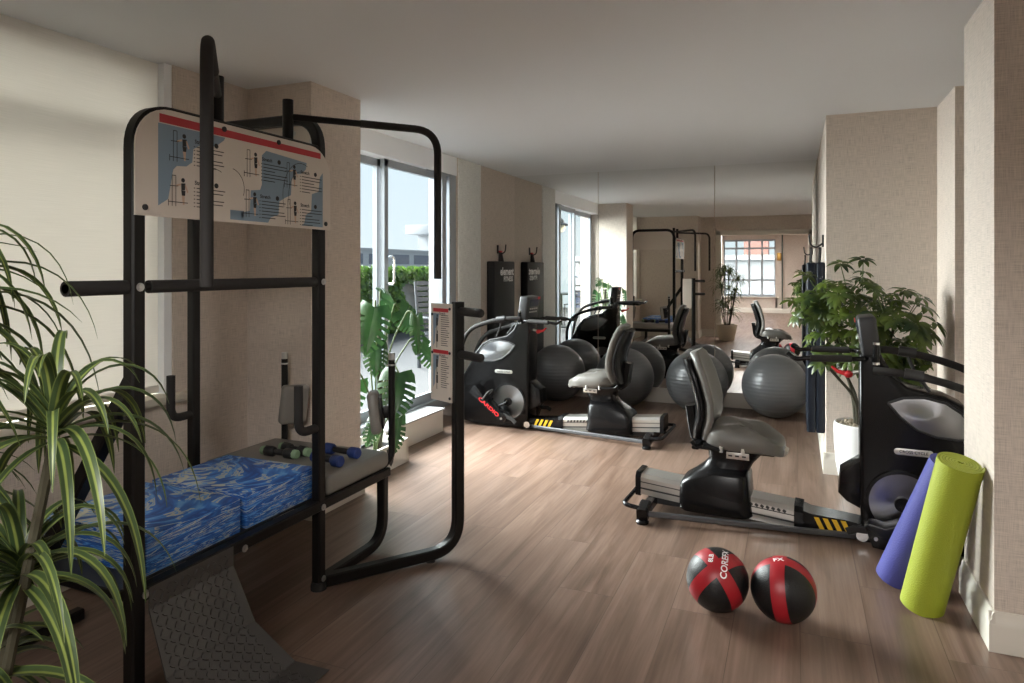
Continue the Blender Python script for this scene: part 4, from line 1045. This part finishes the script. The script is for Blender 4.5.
# ------------------------------------------------------------------ hanging mats and hooks
def hanging_mat(label, loc, rz, th, m, logo):
    # local: hangs on a wall at y=0, front towards -y, x along the wall
    o = thing('hanging_exercise_mat', label, 'exercise mat', loc, rz, 'folded exercise mats hung on hooks')
    b = MB(); b.box((0, -th/2, .60), (.56, th*.98, 1.20), None, .012, 3)
    b.build('padding', m, o)
    for s in (-1, 1):
        b = MB(); b.tube([(s*.055, -th*.5, 1.195), (s*.02, -th*.4, 1.30)], .009, 8); b.tube([(s*.025, -th*.5, 1.195), (s*.008, -th*.4, 1.30)], .009, 8); b.build('strap', M['foamgrip'], o)
    b = MB(); b.box((0, -th*.42, 1.305), (.06, .02, .02), None, .006); b.build('strap_knot', M['red'] if logo else M['foamgrip'], o)
    if logo:
        b = MB(); text_faces(b, 'element', .112, lambda x, y: V((.055+x, -th-.001, 1.09+y)), .04); text_faces(b, 'FITNESS', .072, lambda x, y: V((.09+x, -th-.001, 1.01+y)), .03); b.build('lettering', M['whiteprint'], o)
    return o
hanging_mat('black hanging exercise mat with white lettering, by the window and mirror corner', (XW+.001, 6.70, .27), R(90), .088, M['matvinyl'], True)
hanging_mat('navy folded mat against the wall stub, behind another navy mat', (.196, 5.53, .24), R(-90), .058, M['matnavy'], False)
hanging_mat('outermost navy folded mat on the hook facing the room', (.137, 5.53, .24), R(-90), .060, M['matnavy'], False)
for lab, x, y, s in (('small black wall hook above the lettered black mat', XW, 6.70, 1), ('black wall hook above the navy mats', .197, 5.53, -1)):
    o = thing('wall_hook', lab, 'hook', (x, y, 1.60), 0)
    b = MB(); b.box((s*.006, 0, 0), (.012, .03, .09), None, .003); b.build('plate', M['blackmetal'], o)
    b = MB(); b.tube(fillet([(s*.01, 0, -.02), (s*.05, 0, -.05), (s*.09, 0, -.03), (s*.10, 0, .05)], .03, 5), .007, 8); b.build('prong', M['blackmetal'], o)

# ------------------------------------------------------------------ plants
def strap_leaf(mb, base, az, el, L, wd, droop, rnd, seg=14, vee=.35, twist=0):
    d = V((math.cos(az)*math.cos(el), math.sin(az)*math.cos(el), math.sin(el))); p = V(base); G = []
    for i in range(seg+1):
        s = i/seg
        side = d.cross(V((0, 0, 1)))
        if side.length < .05: side = V((-math.sin(az), math.cos(az), 0))
        side.normalize(); side = Quaternion(d, twist*s) @ side; n = side.cross(d).normalized()
        w_ = wd*(min(1, .55+3*s) * (1-s**2.6)**.8 if s < 1 else .02) + .0006
        G.append([p+side*w_*k + n*vee*abs(k)*w_ for k in (-.5, -.25, 0, .25, .5)])
        p = p + d*(L/seg); d = (d + V((0, 0, -droop*(.35+1.3*s)/seg))).normalized()
    mb.grid(G)
def rosette(mb, c, n, L, wd, droop, rnd, el0=-.2, el1=1.3):
    for k in range(n):
        f = k/n; el = el0 + (el1-el0)*f**.8 + rnd.uniform(-.15, .15)
        strap_leaf(mb, V(c)+V((0, 0, .03*f)), k*2.39996+rnd.uniform(-.3, .3), el, L*rnd.uniform(.75, 1.1)*(1-.25*f**3), wd*rnd.uniform(.8, 1.1), droop*rnd.uniform(.8, 1.3), rnd, twist=rnd.uniform(-.4, .4))
dr = thing('potted_dracaena', 'tall plant with arching striped strap leaves at the near end of the rack', 'potted plant', (-1.22, .55, 0))
b = MB(); b.lathe([(0, 0), (.13, 0), (.145, .02), (.185, .22), (.19, .28), (.20, .285), (.20, .31), (.175, .31), (.17, .27), (0, .27)], n=40); b.build('pot', M['potb'], dr)
b = MB(); b.lathe([(0, .285), (.10, .283), (.172, .275)], n=24); b.build('soil', M['soil'], dr)
rnd = random.Random(11)
crowns = [((.22, .115, 1.145), 40, .28, .018, 3.3, (-.1, 1.35)), ((-.03, .06, 1.32), 60, .36, .018, 4.2, (.0, 1.3)), ((.16, .105, .935), 42, .28, .019, 3.3, (-.1, 1.2)),
          ((-.12, -.12, 1.2), 24, .30, .018, 2.8, (.1, 1.3)), ((.02, -.16, .95), 24, .26, .02, 2.4, (0, 1.2)), ((-.06, -.05, .62), 44, .36, .019, 2.0, (0, 1.2)), ((.06, .0, .50), 36, .34, .019, 2.2, (0, 1.2)), ((-.10, .02, 1.0), 50, .36, .018, 2.4, (0, 1.3)), ((.04, -.06, 1.25), 46, .32, .018, 2.4, (0, 1.3)), ((.10, .06, .78), 26, .24, .022, 2.2, (-.1, 1.1)), ((-.10, .12, .70), 22, .26, .02, 2.2, (0, 1.1))]
for c, n, L, wd, dp, (e0, e1) in crowns:
    c = V(c); b = MB()
    b.tube(fillet([(c.x*.25, c.y*.25, .27), (c.x*.6, c.y*.7, c.z*.6), c], .1, 5), .008, 8); b.build('stem', M['bark'], dr)
    b = MB(); rosette(b, c, n, L, wd, dp, rnd, e0, e1); b.build('foliage', M['dracaena'], dr, norm=False, sharp=60)

def monstera_leaf(mb, base, d, up, L, W, rnd, droop=.5):
    d = V(d).normalized(); up = V(up); side = d.cross(up).normalized(); n = side.cross(d).normalized()
    N, Mv = 60, 7
    def mid(s): return V(base) + d*(L*s) + n*(-droop*L*s*s*.6)
    def hw(s): return W*(max(0, 1-(2*s-.72)**2/1.75)**.75)*(1 if s > .04 else .9)*(1-s**5)
    for sd in (-1, 1):
        gaps = [(.22+.115*k+rnd.uniform(-.012, .012)) for k in range(6)]
        G = []
        for i in range(N+1):
            s = i/N - .10*0; row = []
            for j in range(Mv+1):
                r = j/Mv; x = hw(s)*r
                back = (-.16*L*(1-s)**3*(r**1.3)) + .20*L*r**1.4*(1-s)*s*2
                row.append(mid(s) + side*sd*x*.97 + d*back - n*(.28*x*r) + n*.010*math.sin(r*3))
            G.append(row)
        def skip(i, j):
            s = (i+.5)/N; r = (j+.5)/Mv
            return any(abs(s-g) < .011+.012*r and r > .42 for g in gaps)
        mb.grid(G, skip)
mo = thing('monstera', 'glossy split leaf monstera in front of the sliding door', 'potted plant', (-2.70, 4.06, .02))
b = MB(); b.lathe([(0, 0), (.11, 0), (.125, .13), (.115, .13), (.105, .10), (0, .10)], n=28); b.build('pot', M['plastic2'], mo)
b = MB(); b.lathe([(0, .112), (.108, .108)], n=24); b.build('soil', M['soil'], mo)
rnd = random.Random(4)
bl_ = [((.03, -.08, 1.11), (.12, -.5, -.85), .36, .165), ((-.15, -.12, .99), (-.10, -.42, -.9), .32, .13), ((.30, .02, 1.04), (.15, -.15, -.95), .28, .065), ((.22, -.08, .67), (.22, -.55, -.8), .34, .165),
       ((-.12, -.10, .60), (-.12, -.45, -.9), .34, .14), ((.23, -.10, .37), (.02, -.22, -1), .27, .075), ((.07, -.12, .36), (-.1, -.45, -.9), .22, .075), ((.10, .12, 1.08), (.4, .5, -.6), .26, .12), ((-.04, .10, 1.17), (.1, .75, -.15), .24, .12), ((.26, .15, .84), (.45, .4, -.75), .26, .10), ((.0, -.02, .86), (.3, -.5, -.8), .26, .11)]
for (px_, py_, pz_), d_, L, W in bl_:
    b = MB(); top = V((px_, py_, pz_)); b.tube(fillet([(rnd.uniform(-.03, .03), rnd.uniform(-.03, .03), .10), (px_*.3, py_*.3, pz_*.8), (px_*.8, py_*.8, pz_+.06), top], .15, 5), .006, 7); b.build('stem', M['stem'], mo)
    b = MB(); monstera_leaf(b, top, d_, V((.55, -.75, .35)), L*.92, W*.82, rnd); b.build('leaf', M['monstera'], mo, norm=False, sharp=70)
b = MB(); b.cyl((.02, .0, .10), (.0, .02, 1.05), .016, 10); b.build('support_pole', M['bark'], mo)

sf = thing('schefflera', 'bushy green umbrella plant in a white pot behind the bike by the pillar', 'potted plant', (.385, 4.72, 0))
b = MB(); b.lathe([(0, .0), (.085, .0), (.11, .012), (.128, .07), (.150, .20), (.160, .32), (.162, .40), (.160, .44), (.152, .445), (.147, .43), (.147, .40), (0, .40)], n=44); b.build('pot', M['pot'], sf)
b = MB()
rnd = random.Random(8)
b.lathe([(0, .425), (.10, .422), (.147, .41)], n=24)
for k in range(240):
    a = rnd.uniform(0, 6.28); r = .137*math.sqrt(rnd.random()); b.ball((r*math.cos(a), r*math.sin(a), .425+rnd.uniform(0, .012)), rnd.uniform(.006, .013), nu=6, nv=4)
b.build('moss_topping', M['pebble'], sf)
fol = MB(); stm = MB(); br_ = MB()
def compound(mb, sm, c, out, L, rnd):
    nl = rnd.choice((6, 7, 7, 8)); out = V(out).normalized(); x = out.cross(V((0, 0, 1))); x = x.normalized() if x.length > .01 else V((1, 0, 0)); y = x.cross(out)
    for k in range(nl):
        a = 2*PI*k/nl + rnd.uniform(-.15, .15); rad = (x*math.cos(a)+y*math.sin(a)); d = (rad*1.0 + out*.35 + V((0, 0, -.25))).normalized()
        l_ = L*rnd.uniform(.75, 1.1); w_ = l_*rnd.uniform(.30, .40); side = d.cross(out).normalized(); n = side.cross(d).normalized(); G = []; p = V(c) + d*l_*.12; dd = d.copy()
        for i in range(6):
            s = i/5; ww = w_*(math.sin(PI*min(1, .08+.95*s**.85)))**.8+.001; G.append([p - side*ww/2 - n*ww*.12, p.copy(), p + side*ww/2 - n*ww*.12]); p = p + dd*l_/5; dd = (dd + V((0, 0, -.16)) - out*.10).normalized()
        mb.grid(G)
main = []
for k in range(7):
    a = k*.9+.3; r = .12+.09*(k % 3); tip = V((r*1.6*math.cos(a), r*math.sin(a), .85+.09*(k % 4)))
    br_.tube(fillet([(.04*math.cos(a), .04*math.sin(a), .42), (.05*math.cos(a), .05*math.sin(a), .60), tip], .1, 5), .009, 8); main.append(tip)
# crown lobes as seen: a rounded dome over the pot, one arm reaching towards the mats, one drooping by the pillar
lobes = [((-.10, 0, 1.16), (.25, .22, .23), 72), ((.14, -.02, 1.02), (.24, .22, .26), 62), ((-.31, -.02, 1.16), (.14, .16, .12), 20), ((-.23, 0, .94), (.14, .16, .16), 18), ((.0, -.02, .86), (.22, .2, .14), 28), ((.24, -.0, .84), (.12, .16, .16), 22)]
for (cx, cy, cz), (rx, ry, rz), n in lobes:
    for k in range(n):
        while True:
            q = V((rnd.uniform(-1, 1), rnd.uniform(-1, 1), rnd.uniform(-1, 1)))
            if .25 < q.length < 1: break
        c = V((cx+.04+q.x*rx, cy+q.y*ry, cz+q.z*rz)); out = V((q.x*.9, q.y*.9-.25, q.z*.5+.75)); compound(fol, stm, c, out, rnd.uniform(.062, .105), rnd)
        m_ = min(main, key=lambda t_: (t_-c).length); stm.tube([m_*.55+c*.45+V((0, 0, -.03)), c], .0028, 5)
for c, L in (((-.13, -.1, 1.43), .09), ((.0, -.05, 1.455), .09), ((-.32, -.1, 1.36), .085), ((-.40, -.1, 1.20), .08)): compound(fol, stm, c, (.1, -.4, .9), L, rnd); stm.tube([(c[0]*.6, 0, c[2]-.2), c], .003, 5)
br_.build('branch', M['bark'], sf); stm.build('leaf_stalks', M['stem'], sf); fol.build('foliage', M['scheff'], sf, norm=False, sharp=80)

# labels for parts that look different from the rest of their thing
PART_LABELS = {'lever_grip': 'red lever grip', 'hazard_stripe': 'yellow hazard stripes', 'crank_disc': 'polished metal disc', 'silver_panel': 'silver side panel', 'seat_rail': 'brushed aluminium seat rail',
    'hip_pad': 'grey padded cushion', 'bench_pad': 'grey vinyl bench pad', 'foam_grip': 'black foam sleeve', 'front_placard': 'cream placard with blue patches and a red stripe', 'side_placard': 'small cream placard with two red stripes', 'tread_plate': 'bent plate with raised diamond tread', 'axle_cap': 'chrome cap', 'end_cap': 'pale green end cap', 'moss_topping': 'dry moss topping'}
for o in bpy.data.objects:
    k = o.name.split('.')[0]
    if o.parent is not None and k in PART_LABELS: o['label'] = PART_LABELS[k]
